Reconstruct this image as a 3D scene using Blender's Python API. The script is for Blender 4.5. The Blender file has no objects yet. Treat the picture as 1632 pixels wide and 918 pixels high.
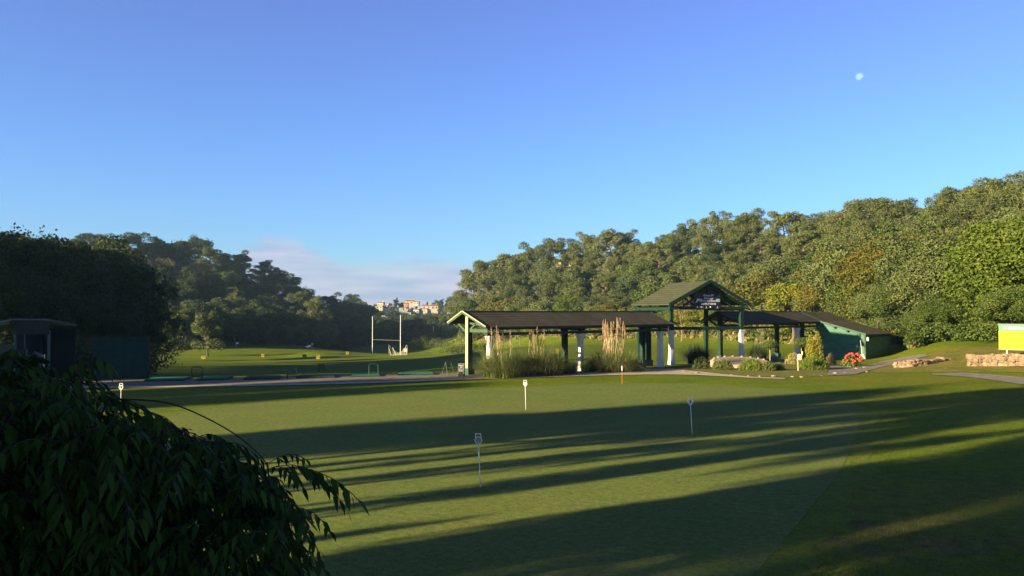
import bpy, math, random
import numpy as np
from mathutils import Vector, Matrix
R = math.radians
rng = np.random.default_rng(7)
random.seed(7)
C = bpy.context.scene.collection
F = 1300.0; HX = 816.0; HY = 497.0; CAMZ = 3.2        # picture scale and horizon, camera height above the green

# ------------------------------------------------------------------ camera, light, exposure
cam = bpy.data.objects.new('camera', bpy.data.cameras.new('camera')); C.objects.link(cam)
cam.location = (0, 0, CAMZ); cam.rotation_euler = (R(90) + math.atan(38/F), 0, 0)
cam.data.sensor_width = 36; cam.data.lens = 36*F/1632
cam.data.clip_start = 0.05; cam.data.clip_end = 8000
bpy.context.scene.camera = cam
SUN_EL = 14.0
SUN_DIR = Vector((-0.853*math.cos(R(SUN_EL)), -0.522*math.cos(R(SUN_EL)), math.sin(R(SUN_EL))))   # towards the sun
sl = bpy.data.lights.new('sun', 'SUN'); sl.energy = 5.0; sl.angle = R(0.7); sl.color = (1.0, 0.83, 0.47)
so = bpy.data.objects.new('sun', sl); C.objects.link(so)
so.rotation_euler = SUN_DIR.to_track_quat('Z', 'Y').to_euler()
vs = bpy.context.scene.view_settings
vs.view_transform = 'Standard'; vs.look = 'None'; vs.gamma = 1; vs.use_curve_mapping = False; vs.exposure = 1.72

w = bpy.data.worlds.new('World'); bpy.context.scene.world = w; w.use_nodes = True
def build_world():
    nt = w.node_tree; nt.nodes.clear(); N = nt.nodes.new; L = nt.links.new
    out = N('ShaderNodeOutputWorld'); bg = N('ShaderNodeBackground'); bg.inputs[1].default_value = 0.065
    sky = N('ShaderNodeTexSky'); sky.sky_type = 'NISHITA'; sky.sun_disc = False
    sky.sun_elevation = R(SUN_EL); sky.sun_rotation = math.atan2(SUN_DIR.x, SUN_DIR.y) % (2*math.pi)
    sky.air_density = 1.0; sky.dust_density = 0.4; sky.ozone_density = 1.6
    tc = N('ShaderNodeTexCoord'); sp = N('ShaderNodeSeparateXYZ'); L(tc.outputs['Generated'], sp.inputs[0])
    def m(op, a, b=None, c=None, clamp=False):
        n = N('ShaderNodeMath'); n.operation = op; n.use_clamp = clamp
        for i, v in enumerate((a, b, c)):
            if v is None: continue
            if isinstance(v, (int, float)): n.inputs[i].default_value = v
            else: L(v, n.inputs[i])
        return n.outputs[0]
    # blue deepens to violet with height; overhead darkened to weaken the fill light
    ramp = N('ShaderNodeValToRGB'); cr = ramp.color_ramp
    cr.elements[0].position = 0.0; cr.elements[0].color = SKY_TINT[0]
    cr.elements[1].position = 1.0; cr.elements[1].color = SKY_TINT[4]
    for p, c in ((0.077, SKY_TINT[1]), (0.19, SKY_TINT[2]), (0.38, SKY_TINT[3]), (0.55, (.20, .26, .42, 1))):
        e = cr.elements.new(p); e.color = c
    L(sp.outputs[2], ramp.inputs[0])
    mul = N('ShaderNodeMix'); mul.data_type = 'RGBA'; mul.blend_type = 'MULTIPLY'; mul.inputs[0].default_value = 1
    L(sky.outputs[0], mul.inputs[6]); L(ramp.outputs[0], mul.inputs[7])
    # a low bank of lavender cloud over the valley
    az = m('ARCTAN2', sp.outputs[0], sp.outputs[1])
    el = sp.outputs[2]
    comb = N('ShaderNodeCombineXYZ'); L(m('MULTIPLY', az, 7.0), comb.inputs[0]); L(m('MULTIPLY', el, 26.0), comb.inputs[1])
    nz = N('ShaderNodeTexNoise'); nz.inputs['Scale'].default_value = 1.3; nz.inputs['Detail'].default_value = 9; nz.inputs['Roughness'].default_value = .56
    L(comb.outputs[0], nz.inputs['Vector'])
    top = N('ShaderNodeFloatCurve'); cv = top.mapping.curves[0]      # cloud top against bearing
    pts = [(0.0, .0), (.16, .0), (.24, .35), (.31, .76), (.37, .83), (.43, .72), (.52, .55), (.62, .56), (.74, .60), (.80, .55), (.9, .2), (1, .0)]
    while len(cv.points) < len(pts): cv.points.new(.5, .5)
    for p, q in zip(cv.points, pts): p.location = q
    top.mapping.update()
    L(m('MULTIPLY_ADD', az, 1.9, 0.89, clamp=True), top.inputs['Value'])
    edge = m('SUBTRACT', m('MULTIPLY', top.outputs[0], .108), el)
    edge = m('ADD', edge, m('MULTIPLY', m('SUBTRACT', nz.outputs[0], .5), .055))
    soft = N('ShaderNodeMapRange'); soft.interpolation_type = 'SMOOTHSTEP'
    soft.inputs[1].default_value = -.008; soft.inputs[2].default_value = .018
    L(edge, soft.inputs[0])
    nz2 = N('ShaderNodeTexNoise'); nz2.inputs['Scale'].default_value = 2.1; nz2.inputs['Detail'].default_value = 8
    comb2 = N('ShaderNodeCombineXYZ'); L(m('MULTIPLY', az, 5.0), comb2.inputs[0]); L(m('MULTIPLY', el, 40.0), comb2.inputs[1]); comb2.inputs[2].default_value = 3.3
    L(comb2.outputs[0], nz2.inputs['Vector'])
    cc = N('ShaderNodeValToRGB'); cc.color_ramp.elements[0].position = .36; cc.color_ramp.elements[0].color = CLOUD[0]
    cc.color_ramp.elements[1].position = .66; cc.color_ramp.elements[1].color = CLOUD[1]
    L(nz2.outputs[0], cc.inputs[0])
    mx = N('ShaderNodeMix'); mx.data_type = 'RGBA'; L(m('MULTIPLY', soft.outputs[0], .82), mx.inputs[0])
    L(mul.outputs[2], mx.inputs[6]); L(cc.outputs[0], mx.inputs[7])
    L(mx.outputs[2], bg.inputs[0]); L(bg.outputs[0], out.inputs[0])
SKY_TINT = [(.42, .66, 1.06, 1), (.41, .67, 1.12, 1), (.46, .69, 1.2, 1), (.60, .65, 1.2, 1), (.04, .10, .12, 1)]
CLOUD = [(1.9, 2.25, 3.4, 1), (3.4, 3.1, 3.9, 1)]
build_world()

# ------------------------------------------------------------------ materials
MATS = {}
def mat(name, col, rough=.7, col2=None, scale=3.0, detail=6, bump=0.0, bscale=None, metal=0, stretch=None, spec=.3, trans=None, isl=0.0, objr=0.0, coords='Object', contrast=(.35, .65)):
    if name in MATS: return MATS[name]
    m = bpy.data.materials.new(name); m.use_nodes = True; nt = m.node_tree; N = nt.nodes.new; L = nt.links.new
    b = nt.nodes['Principled BSDF']; b.inputs['Roughness'].default_value = rough; b.inputs['Metallic'].default_value = metal
    b.inputs['Specular IOR Level'].default_value = spec
    col = (*col, 1); src = None
    tc = N('ShaderNodeTexCoord'); mp = N('ShaderNodeMapping'); L(tc.outputs[coords], mp.inputs[0])
    if stretch: mp.inputs['Scale'].default_value = stretch
    if col2:
        nz = N('ShaderNodeTexNoise'); nz.inputs['Scale'].default_value = scale; nz.inputs['Detail'].default_value = detail
        nz.inputs['Roughness'].default_value = .62
        L(mp.outputs[0], nz.inputs['Vector'])
        r = N('ShaderNodeValToRGB'); r.color_ramp.elements[0].position = contrast[0]; r.color_ramp.elements[1].position = contrast[1]
        r.color_ramp.elements[0].color = col; r.color_ramp.elements[1].color = (*col2, 1)
        L(nz.outputs[0], r.inputs[0]); src = r.outputs[0]
    else:
        rg = N('ShaderNodeRGB'); rg.outputs[0].default_value = col; src = rg.outputs[0]
    if isl or objr:
        hv = N('ShaderNodeHueSaturation'); L(src, hv.inputs['Color'])
        v = None
        if isl:
            g = N('ShaderNodeNewGeometry'); a = N('ShaderNodeMapRange'); L(g.outputs['Random Per Island'], a.inputs[0])
            a.inputs[3].default_value = 1-isl; a.inputs[4].default_value = 1+isl; v = a.outputs[0]
        if objr:
            oi = N('ShaderNodeObjectInfo'); a = N('ShaderNodeMapRange'); L(oi.outputs['Random'], a.inputs[0])
            a.inputs[3].default_value = 1-objr; a.inputs[4].default_value = 1+objr
            h = N('ShaderNodeMapRange'); L(oi.outputs['Random'], h.inputs[0]); h.inputs[3].default_value = .5+objr*.05; h.inputs[4].default_value = .5-objr*.05
            L(h.outputs[0], hv.inputs['Hue'])
            if v:
                k = N('ShaderNodeMath'); k.operation = 'MULTIPLY'; L(v, k.inputs[0]); L(a.outputs[0], k.inputs[1]); v = k.outputs[0]
            else: v = a.outputs[0]
        L(v, hv.inputs['Value']); src = hv.outputs[0]
    L(src, b.inputs['Base Color'])
    if bump:
        nb = N('ShaderNodeTexNoise'); nb.inputs['Scale'].default_value = bscale or scale*6; nb.inputs['Detail'].default_value = 5
        L(mp.outputs[0], nb.inputs['Vector'])
        bp = N('ShaderNodeBump'); bp.inputs['Strength'].default_value = 1; bp.inputs['Distance'].default_value = bump
        L(nb.outputs[0], bp.inputs['Height']); L(bp.outputs[0], b.inputs['Normal'])
    if trans:
        t = N('ShaderNodeBsdfTranslucent'); L(src, t.inputs[0]); ms = N('ShaderNodeMixShader'); ms.inputs[0].default_value = trans
        L(b.outputs[0], ms.inputs[1]); L(t.outputs[0], ms.inputs[2]); L(ms.outputs[0], nt.nodes['Material Output'].inputs[0])
    MATS[name] = m; return m

# ------------------------------------------------------------------ object helpers
def link(o, parent=None):
    C.objects.link(o)
    if parent is not None: o.parent = parent
    return o
def tag(o, label=None, cat=None, group=None, kind=None):
    if label: o['label'] = label
    if cat: o['category'] = cat
    if group: o['group'] = group
    if kind: o['kind'] = kind
    return o
def empty(name, loc, rz=0, label=None, cat=None, group=None):
    o = bpy.data.objects.new(name, None); o.empty_display_size = .3; o.location = loc; o.rotation_euler = (0, 0, rz); C.objects.link(o)
    return tag(o, label, cat, group)
class MB:
    def __init__(s): s.v = []; s.f = []
    def add(s, vs_, fs):
        n = len(s.v); s.v += [tuple(v) for v in vs_]; s.f += [tuple(i+n for i in f) for f in fs]; return s
    def box(s, x0, x1, y0, y1, z0, z1):
        return s.add([(x0,y0,z0),(x1,y0,z0),(x1,y1,z0),(x0,y1,z0),(x0,y0,z1),(x1,y0,z1),(x1,y1,z1),(x0,y1,z1)],
              [(0,3,2,1),(4,5,6,7),(0,1,5,4),(1,2,6,5),(2,3,7,6),(3,0,4,7)])
    def beam(s, p, q, w, h, up=(0,0,1)):
        p = Vector(p); q = Vector(q); d = (q-p).normalized(); u = Vector(up)
        a = d.cross(u)
        if a.length < 1e-4: a = d.cross(Vector((1,0,0)))
        a.normalize(); b = a.cross(d).normalized(); a = a*w/2; b = b*h/2
        vs_ = [p-a-b, p+a-b, p+a+b, p-a+b, q-a-b, q+a-b, q+a+b, q-a+b]
        return s.add(vs_, [(0,1,2,3),(7,6,5,4),(0,4,5,1),(1,5,6,2),(2,6,7,3),(3,7,4,0)])
    def tube(s, pts, rad, n=7):
        pts = [Vector(p) for p in pts]; k = len(pts)
        if isinstance(rad, (int, float)): rad = [rad]*k
        ring = []
        for i, p in enumerate(pts):
            d = (pts[min(i+1,k-1)]-pts[max(i-1,0)]).normalized()
            a = d.cross(Vector((.13,.31,1)) if abs(d.z) < .95 else Vector((1,.1,0))).normalized(); b = d.cross(a)
            ring += [p+(a*math.cos(2*math.pi*j/n)+b*math.sin(2*math.pi*j/n))*rad[i] for j in range(n)]
        fs = [(i*n+j, i*n+(j+1)%n, (i+1)*n+(j+1)%n, (i+1)*n+j) for i in range(k-1) for j in range(n)]
        fs += [tuple(range(n-1,-1,-1)), tuple((k-1)*n+j for j in range(n))]
        return s.add(ring, fs)
    def loft(s, prof, cx=0, cy=0, n=4, rot=math.pi/4):        # prof: (radius, z); n-gon sections
        vs_ = []
        for r, z in prof:
            rr = r*(math.sqrt(2) if n == 4 else 1)
            vs_ += [(cx+rr*math.cos(rot+2*math.pi*j/n), cy+rr*math.sin(rot+2*math.pi*j/n), z) for j in range(n)]
        k = len(prof)
        fs = [(i*n+j, i*n+(j+1)%n, (i+1)*n+(j+1)%n, (i+1)*n+j) for i in range(k-1) for j in range(n)]
        fs += [tuple(range(n-1,-1,-1)), tuple((k-1)*n+j for j in range(n))]
        return s.add(vs_, fs)
    def slab(s, poly, th):      # a roof-like sheet: polygon given by its top vertices, thickness downwards
        n = len(poly); t = [tuple(p) for p in poly]; b = [(p[0],p[1],p[2]-th) for p in t]
        return s.add(t+b, [tuple(range(n)), tuple(range(2*n-1,n-1,-1))]+[(i,n+i,n+(i+1)%n,(i+1)%n) for i in range(n)])
    def build(s, name, m=None, parent=None, loc=None, rz=0, smooth=False, rot=None):
        me = bpy.data.meshes.new(name); me.from_pydata(s.v, [], s.f); me.update()
        if smooth:
            for p in me.polygons: p.use_smooth = True
        if m: me.materials.append(m)
        o = bpy.data.objects.new(name, me); link(o, parent)
        if loc is not None: o.location = loc
        if rot is not None: o.rotation_euler = rot
        elif rz: o.rotation_euler = (0,0,rz)
        return o
def npmesh(name, V, nper, m=None):       # V (k*nper, 3): separate k-gon leaves
    V = np.asarray(V, dtype=np.float32).reshape(-1, 3); n = len(V)//nper
    me = bpy.data.meshes.new(name); me.vertices.add(len(V)); me.vertices.foreach_set('co', V.ravel())
    me.loops.add(len(V)); me.loops.foreach_set('vertex_index', np.arange(len(V), dtype=np.int32))
    me.polygons.add(n); me.polygons.foreach_set('loop_start', np.arange(0, len(V), nper, dtype=np.int32))
    me.polygons.foreach_set('loop_total', np.full(n, nper, dtype=np.int32)); me.update(); me.validate()
    if m: me.materials.append(m)
    return me
def meshobj(name, me, parent=None, loc=None, rot=None, scale=None, m=None):
    o = bpy.data.objects.new(name, me); link(o, parent)
    if loc is not None: o.location = loc
    if rot is not None: o.rotation_euler = rot
    if scale is not None: o.scale = scale
    if m is not None: o.material_slots[0].link = 'OBJECT'; o.material_slots[0].material = m
    return o
def copy_tree(o, parent=None):
    c = o.copy(); C.objects.link(c); c.parent = parent
    for ch in [x for x in bpy.data.objects if x.parent is o]: copy_tree(ch, c)
    return c
def unit(v): return v/np.maximum(np.linalg.norm(v, axis=-1, keepdims=True), 1e-9)
def leaves(P, Nrm, L_, W_, dirs=None, g=None):
    """rhombic leaves at P, lying across the normals Nrm; long axis along dirs"""
    g = g or rng; n = len(P)
    d = dirs if dirs is not None else g.normal(size=(n,3))
    u = unit(d-(d*Nrm).sum(1, keepdims=True)*Nrm); v = np.cross(Nrm, u)
    L_ = np.broadcast_to(L_, (n,))[:,None]; W_ = np.broadcast_to(W_, (n,))[:,None]
    return np.stack([P-u*L_*.5, P+v*W_*.5-u*L_*.05, P+u*L_*.5, P-v*W_*.5-u*L_*.05], 1).reshape(-1,3)

# ------------------------------------------------------------------ terrain height
def th(px): return math.degrees(math.atan((px-HX)/F))
def zy(y, d): return CAMZ-(y-HY)/F*d
CP = []
def cp(px, d, z): CP.append((th(px), d*math.sqrt(1+((px-HX)/F)**2), z))       # d is depth along the view
def ct(t, r, z): CP.append((t, r, z))
for px in (-60, 200, 450, 700, 900, 1100, 1300, 1500, 1690):
    for d in (25, 40): cp(px, d, 0)
for px, l in {
  -40: [(55,-.3),(80,-.8),(120,-1),(155,0),(205,12),(320,18)],
  120: [(50,-.8),(80,-1.6),(120,-3),(158,-3),(180,2),(218,14),(320,20)],
  250: [(50,-.9),(75,-2.2),(110,-3.6),(158,-5.0),(178,-3.5),(232,15),(330,22)],
  330: [(60,-1.4),(100,-3.4),(160,-4.9),(178,-4),(235,15),(330,20)],
  400: [(60,-1.4),(100,-3.4),(172,-4.9),(190,-4.2),(245,11),(330,13)],
  450: [(60,-1.4),(100,-3.4),(180,-5.1),(205,-4.5),(250,7),(340,4)],
  500: [(60,-1.4),(100,-3.4),(165,-5.3),(200,-5.5),(235,-5),(270,1),(360,-4),(480,0)],
  600: [(60,-1.3),(100,-3.2),(162,-5.3),(240,-6.4),(300,-8),(400,-5),(480,3),(600,2)],
  640: [(50,-.6),(100,-3.0),(162,-5.2),(240,-6.3),(300,-8),(400,-6),(480,4),(600,2)],
  700: [(50,-.5),(80,-1.7),(120,-3.4),(240,-5.8),(300,-7),(400,-6),(480,2.2),(600,2)],
  780: [(50,-.3),(80,-1.1),(120,-2.3),(190,-4.0),(230,-1),(300,0),(480,0)],
  880: [(50,-.25),(85,-1.2),(130,-2.0),(165,-2.1),(205,9),(300,10)],
  1000: [(50,-.2),(85,-1.0),(140,-1.7),(160,-1),(195,11),(300,12)],
  1120: [(55,-.25),(85,-.6),(120,-1.3),(135,0),(170,11),(300,12)],
  1240: [(50,-.12),(62,-.33),(85,-.5),(105,-.8),(120,1.5),(150,11),(300,14)],
  1350: [(50,-.12),(60,-.33),(75,-.3),(90,1),(130,10),(300,14)],
  1420: [(46,0),(55,-.2),(64,-.3),(72,.8),(120,9),(300,14)],
  1480: [(44,.1),(50,.45),(60,1.0),(110,9),(300,14)],
  1570: [(43,.15),(48,.6),(60,1.3),(98,9.5),(300,14)],
  1680: [(40,.15),(46,.7),(60,1.6),(90,8.5),(300,14)]}.items():
    for d, z in l: cp(px, d, z)
for t in (-55, -75, -90): ct(t, 30, 0); ct(t, 60, 0); ct(t, 100, 0); ct(t, 400, 38)
ct(-44, 235, 15); ct(-52, 205, 9); ct(-62, 175, 1); ct(-62, 260, 20); ct(-75, 160, 1); ct(-75, 260, 14); ct(-90, 260, 14); ct(-50, 140, -1); ct(-40, 160, -1)
for t in (50, 70, 90): ct(t, 35, 0); ct(t, 60, 2); ct(t, 100, 10); ct(t, 300, 14)
for t in (-90, -60, -30, -15, 0, 15, 30, 60, 90): ct(t, 900, 6 if -20 < t < 5 else 14)
CPA = np.array(CP)
def feat(t, r): return np.stack([np.asarray(t)/11.0, np.log(np.maximum(r, 5))*3.0], -1)
CX = feat(CPA[:,0], CPA[:,1])
def tpsk(d2): return .5*d2*np.log(d2+1e-12)
_n = len(CX)
_K = tpsk(((CX[:,None]-CX[None])**2).sum(-1)) + np.eye(_n)*.02
_P = np.concatenate([np.ones((_n,1)), CX], 1)
_A = np.block([[_K, _P], [_P.T, np.zeros((3,3))]])
_W = np.linalg.solve(_A, np.concatenate([CPA[:,2], np.zeros(3)]))
def sstep(a, b, x): t = np.clip((x-a)/(b-a), 0, 1); return t*t*(3-2*t)
def hz(x, y):
    x = np.asarray(x, float); y = np.asarray(y, float); shp = np.broadcast(x, y).shape
    x = np.broadcast_to(x, shp).ravel(); y = np.broadcast_to(y, shp).ravel()
    r = np.hypot(x, y); t = np.degrees(np.arctan2(x, y)); tc = np.clip(t, -90, 90)
    out = np.empty(len(x))
    for i in range(0, len(x), 20000):
        f = feat(tc[i:i+20000], r[i:i+20000])
        k = tpsk(((f[:,None]-CX[None])**2).sum(-1))
        out[i:i+20000] = k@_W[:_n] + _W[_n] + f@_W[_n+1:]
    out *= sstep(41, 50, r)
    out *= 1-sstep(90, 130, np.abs(t))
    far = sstep(120, 260, r)                       # small unevenness of rough hillsides
    out += far*(np.sin(x*.061+1.3)*np.cos(y*.053)*.9)
    # two low mounds on the range
    out += 1.0*np.exp(-(((x+36)/4.5)**2+((y-150)/4)**2))
    return out.reshape(shp)
def h1(x, y): return float(hz(np.array([x]), np.array([y]))[0])
def gp(px, py, dmin=5, dmax=300):
    """where the sight line through a picture point meets the ground"""
    ds = np.geomspace(dmin, dmax, 600); xs = (px-HX)/F*ds; zl = CAMZ-(py-HY)/F*ds
    zt = hz(xs, ds); b = np.nonzero(zl <= zt)[0]
    if len(b) == 0: d = dmax
    else:
        i = max(b[0], 1); a0 = zl[i-1]-zt[i-1]; a1 = zl[i]-zt[i]; d = ds[i-1]+(ds[i]-ds[i-1])*a0/(a0-a1+1e-12)
    return ((px-HX)/F*d, d)
def at(px, d): x = (px-HX)/F*d; return x, d, h1(x, d)

def lerp_poly(pts, x):
    xs = [p[0] for p in pts]; ys = [p[1] for p in pts]; return float(np.interp(x, xs, ys))

# ------------------------------------------------------------------ the ground sheet
def grass_mat(name, c1, c2, c3, wild=False, fine=60.0, bump=.02, patch=.35):
    m = bpy.data.materials.new(name); m.use_nodes = True; nt = m.node_tree; N = nt.nodes.new; L = nt.links.new
    b = nt.nodes['Principled BSDF']; b.inputs['Roughness'].default_value = .9; b.inputs['Specular IOR Level'].default_value = .05
    g = N('ShaderNodeNewGeometry')
    def noise(s, d, r=.6, stretch=None):
        n = N('ShaderNodeTexNoise'); n.inputs['Scale'].default_value = s; n.inputs['Detail'].default_value = d; n.inputs['Roughness'].default_value = r
        if stretch:
            mp = N('ShaderNodeMapping'); mp.inputs['Scale'].default_value = stretch; mp.inputs['Rotation'].default_value = (0,0,.5); L(g.outputs['Position'], mp.inputs[0]); L(mp.outputs[0], n.inputs['Vector'])
        else: L(g.outputs['Position'], n.inputs['Vector'])
        return n.outputs[0]
    def mixc(f, a, b_, lo=.35, hi=.65):
        mr = N('ShaderNodeMapRange'); mr.inputs[1].default_value = lo; mr.inputs[2].default_value = hi; L(f, mr.inputs[0])
        x = N('ShaderNodeMix'); x.data_type = 'RGBA'; L(mr.outputs[0], x.inputs[0])
        for s, v in ((6, a), (7, b_)):
            if isinstance(v, tuple): x.inputs[s].default_value = (*v, 1)
            else: L(v, x.inputs[s])
        return x.outputs[2]
    base = mixc(noise(patch, 6), c1, c2)
    base = mixc(noise(patch*.23, 8, .7), base, c3, .5, .72)
    if wild:
        at_ = N('ShaderNodeAttribute'); at_.attribute_name = 'wild'
        dirt = mixc(noise(.5, 8), (.035,.045,.015), (.10,.085,.04))
        base = mixc(at_.outputs['Fac'], base, dirt, 0, 1)
        band = N('ShaderNodeAttribute'); band.attribute_name = 'bare'
        soil = mixc(noise(3, 8, .7), (.075,.085,.02), (.17,.12,.055), .4, .6)
        mm = N('ShaderNodeMath'); mm.operation = 'MULTIPLY'; L(band.outputs['Fac'], mm.inputs[0])
        nn = N('ShaderNodeMapRange'); nn.inputs[1].default_value = .38; nn.inputs[2].default_value = .6; L(noise(1.1, 8, .7), nn.inputs[0]); L(nn.outputs[0], mm.inputs[1])
        base = mixc(mm.outputs[0], base, soil, 0, 1)
    f = noise(fine, 4, .7); f2 = noise(fine*.16, 6, .75, (1, 1, 1))
    hv = N('ShaderNodeHueSaturation'); L(base, hv.inputs['Color'])
    ad = N('ShaderNodeMath'); ad.operation = 'ADD'; L(f, ad.inputs[0]); L(f2, ad.inputs[1])
    mr = N('ShaderNodeMapRange'); mr.inputs[1].default_value = .7; mr.inputs[2].default_value = 1.3; mr.inputs[3].default_value = .5; mr.inputs[4].default_value = 1.5
    L(ad.outputs[0], mr.inputs[0]); L(mr.outputs[0], hv.inputs['Value']); L(hv.outputs[0], b.inputs['Base Color'])
    bp = N('ShaderNodeBump'); bp.inputs['Strength'].default_value = .8; bp.inputs['Distance'].default_value = bump; L(ad.outputs[0], bp.inputs['Height']); L(bp.outputs[0], b.inputs['Normal'])
    return m
G_ROUGH = grass_mat('rough grass', (.092,.142,.009), (.135,.172,.011), (.19,.16,.024), wild=True, fine=22, bump=.022)
G_GREEN = grass_mat('putting grass', (.130,.168,.040), (.155,.185,.046), (.178,.178,.052), fine=45, bump=.006, patch=.6)
G_BED = grass_mat('dry bed grass', (.13,.15,.03), (.19,.17,.06), (.24,.16,.09), fine=18, bump=.03, patch=1.2)

def build_ground():
    th_ = np.concatenate([np.arange(-180, -75, 6), np.arange(-75, -40, 1.0), np.arange(-40, 40, .3), np.arange(40, 75, 1.0), np.arange(75, 180, 6)])
    rr = np.concatenate([[1.0, 3, 6], np.geomspace(8, 1150, 210)])
    T, RR = np.meshgrid(np.radians(th_), rr, indexing='ij')
    X = np.sin(T)*RR; Y = np.cos(T)*RR; Z = hz(X, Y)
    nt_, nr = X.shape
    V = np.stack([X, Y, Z], -1).reshape(-1, 3)
    i, j = np.meshgrid(np.arange(nt_), np.arange(nr-1), indexing='ij'); i2 = (i+1) % nt_
    Q = np.stack([i*nr+j, i*nr+j+1, i2*nr+j+1, i2*nr+j], -1).reshape(-1, 4)
    me = bpy.data.meshes.new('ground'); me.vertices.add(len(V)+1); me.vertices.foreach_set('co', np.vstack([V, [[0,0,0]]]).astype(np.float32).ravel())
    tri = [(len(V), k*nr, ((k+1) % nt_)*nr) for k in range(nt_)]
    li = np.concatenate([Q[:, ::-1].ravel(), np.array([(a, c, b) for a, b, c in tri]).ravel()]).astype(np.int32)
    me.loops.add(len(li)); me.loops.foreach_set('vertex_index', li)
    st = np.concatenate([np.arange(len(Q))*4, len(Q)*4+np.arange(len(tri))*3]).astype(np.int32)
    me.polygons.add(len(st)); me.polygons.foreach_set('loop_start', st)
    me.polygons.foreach_set('loop_total', np.array([4]*len(Q)+[3]*len(tri), dtype=np.int32))
    me.update(); me.validate()
    if me.polygons[0].normal.z < 0: me.flip_normals()
    # where the mown grass stops: woodland floor
    px = HX+F*np.where(Y > 1, X/np.maximum(Y, 1), np.sign(X)*9); d = Y
    edge = np.interp(px, [-60, 60, 230, 260, 400, 500, 600, 700, 780, 880, 1000, 1120, 1240, 1350, 1450, 1640], [52, 56, 90, 165, 176, 205, 250, 250, 190, 168, 150, 128, 104, 84, 67, 62])
    wild = np.clip((d-edge)/6, 0, 1); wild[Y < 1] = 0
    a = me.attributes.new('wild', 'FLOAT', 'POINT'); a.data.foreach_set('value', np.append(wild.ravel(), 0).astype(np.float32))
    u = -.52*X+.853*Y
    bare = np.exp(-(((X-3.6)/3.6)**2+((Y-11.4)/1.7)**2))*1.3+.55*np.exp(-(((X-8)/4)**2+((Y-14)/2.5)**2))
    a = me.attributes.new('bare', 'FLOAT', 'POINT'); a.data.foreach_set('value', np.append(np.clip(bare, 0, 1).ravel(), 0).astype(np.float32))
    for p in me.polygons: p.use_smooth = True
    me.materials.append(G_ROUGH); o = bpy.data.objects.new('ground', me); link(o); tag(o, kind='structure')
build_ground()

def drape(name, outline, h, m, step=.6, kind='structure', label=None):
    """flat sheet laid over the ground inside a plan outline"""
    P = np.array(outline, float); ctr = P.mean(0)
    import bmesh
    bm = bmesh.new(); vsx = [bm.verts.new((p[0], p[1], 0)) for p in P]; bm.faces.new(vsx)
    bmesh.ops.triangulate(bm, faces=bm.faces[:])
    for _ in range(7):
        es = [e for e in bm.edges if e.calc_length() > step*2]
        if not es: break
        bmesh.ops.subdivide_edges(bm, edges=es, cuts=1); bmesh.ops.triangulate(bm, faces=bm.faces[:])
    co = np.array([v.co[:] for v in bm.verts]); z = hz(co[:,0], co[:,1])+h
    for v, zz in zip(bm.verts, z): v.co.z = zz
    bm.normal_update()
    for f in bm.faces:
        if f.normal.z < 0: f.normal_flip()
        f.smooth = True
    me = bpy.data.meshes.new(name); bm.to_mesh(me); bm.free(); me.materials.append(m)
    o = bpy.data.objects.new(name, me); link(o); tag(o, kind=kind); return o
def smooth_closed(pts, k=6):
    n = len(pts); out = []
    for i in range(n):
        p0, p1, p2, p3 = [np.array(pts[(i+j-1) % n], float) for j in range(4)]
        for s in range(k):
            t = s/k
            out.append(.5*((2*p1)+(-p0+p2)*t+(2*p0-5*p1+4*p2-p3)*t*t+(-p0+3*p1-3*p2+p3)*t**3))
    return out
def gpx(l): return [gp(a, b) for a, b in l]
green_px = [(250,668),(330,652),(430,641),(560,632),(740,622),(900,614),(980,611.5),(1100,612),(1200,617.5),(1290,627),(1345,641),(1366,664),(1358,700),(1338,745),(1295,800),(1235,870),(1160,950),(1020,1040),(750,1080),(480,1040),(320,920),(230,800),(190,705)]
G_FRINGE = grass_mat('collar grass', (.108,.155,.020), (.142,.180,.023), (.180,.17,.032), fine=30, bump=.012, patch=.5)
O_ = np.array(smooth_closed(gpx(green_px))); T_ = np.roll(O_, -1, 0)-np.roll(O_, 1, 0); N_ = np.stack([T_[:,1], -T_[:,0]], 1); N_ /= np.linalg.norm(N_, axis=1, keepdims=True)
N_ *= np.sign(((O_-O_.mean(0))*N_).sum()); wob_ = (.55+.12*np.sin(np.arange(len(O_))*.9)+.08*np.sin(np.arange(len(O_))*2.3))[:,None]
drape('green_collar', O_+N_*wob_, .004, G_FRINGE, 1.2)
drape('putting_green', smooth_closed(gpx(green_px)), .009, G_GREEN, 1.2)
M_PAVE = mat('tee paving', (.13,.105,.08), .9, (.21,.175,.14), 2.2, bump=.01, coords='Object')
M_PATH = mat('pink sand path', (.36,.27,.21), .95, (.50,.39,.31), 1.6, bump=.012, bscale=30)
M_TAR = mat('path tarmac', (.15,.13,.11), .9, (.24,.205,.175), 2.0, bump=.008, bscale=40)
def band(up, lo): return gpx(up)+gpx(lo[::-1])
drape('tee_paving', band([(90,607),(300,604.5),(500,600),(600,598),(700,596),(745,594),(775,596)], [(90,614),(300,614),(500,610.5),(600,607.5),(700,604.3),(780,601.2)]), .02, M_PAVE, .5)
drape('path', band([(60,616),(300,614.5),(500,611),(600,608),(700,604.8),(780,601.8),(840,599.5),(900,596.6),(960,593),(1024,588.5),(1072,588),(1110,592),(1150,596.5),(1200,601),(1250,603)],
                   [(60,620),(300,617.5),(500,613.5),(600,610.8),(700,607.2),(780,604.2),(840,602.6),(900,600.8),(960,598.6),(1024,597.3),(1072,597.2),(1110,598),(1150,600),(1200,602.8),(1250,604.4)]), .028, M_PATH, .5)
drape('shed_path', band([(1322,579),(1345,585),(1372,583),(1400,577),(1440,569),(1475,564.5)], [(1318,599),(1362,597),(1380,591.5),(1402,585.5),(1450,574),(1478,567.5)]), .03, M_TAR, .5)
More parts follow.
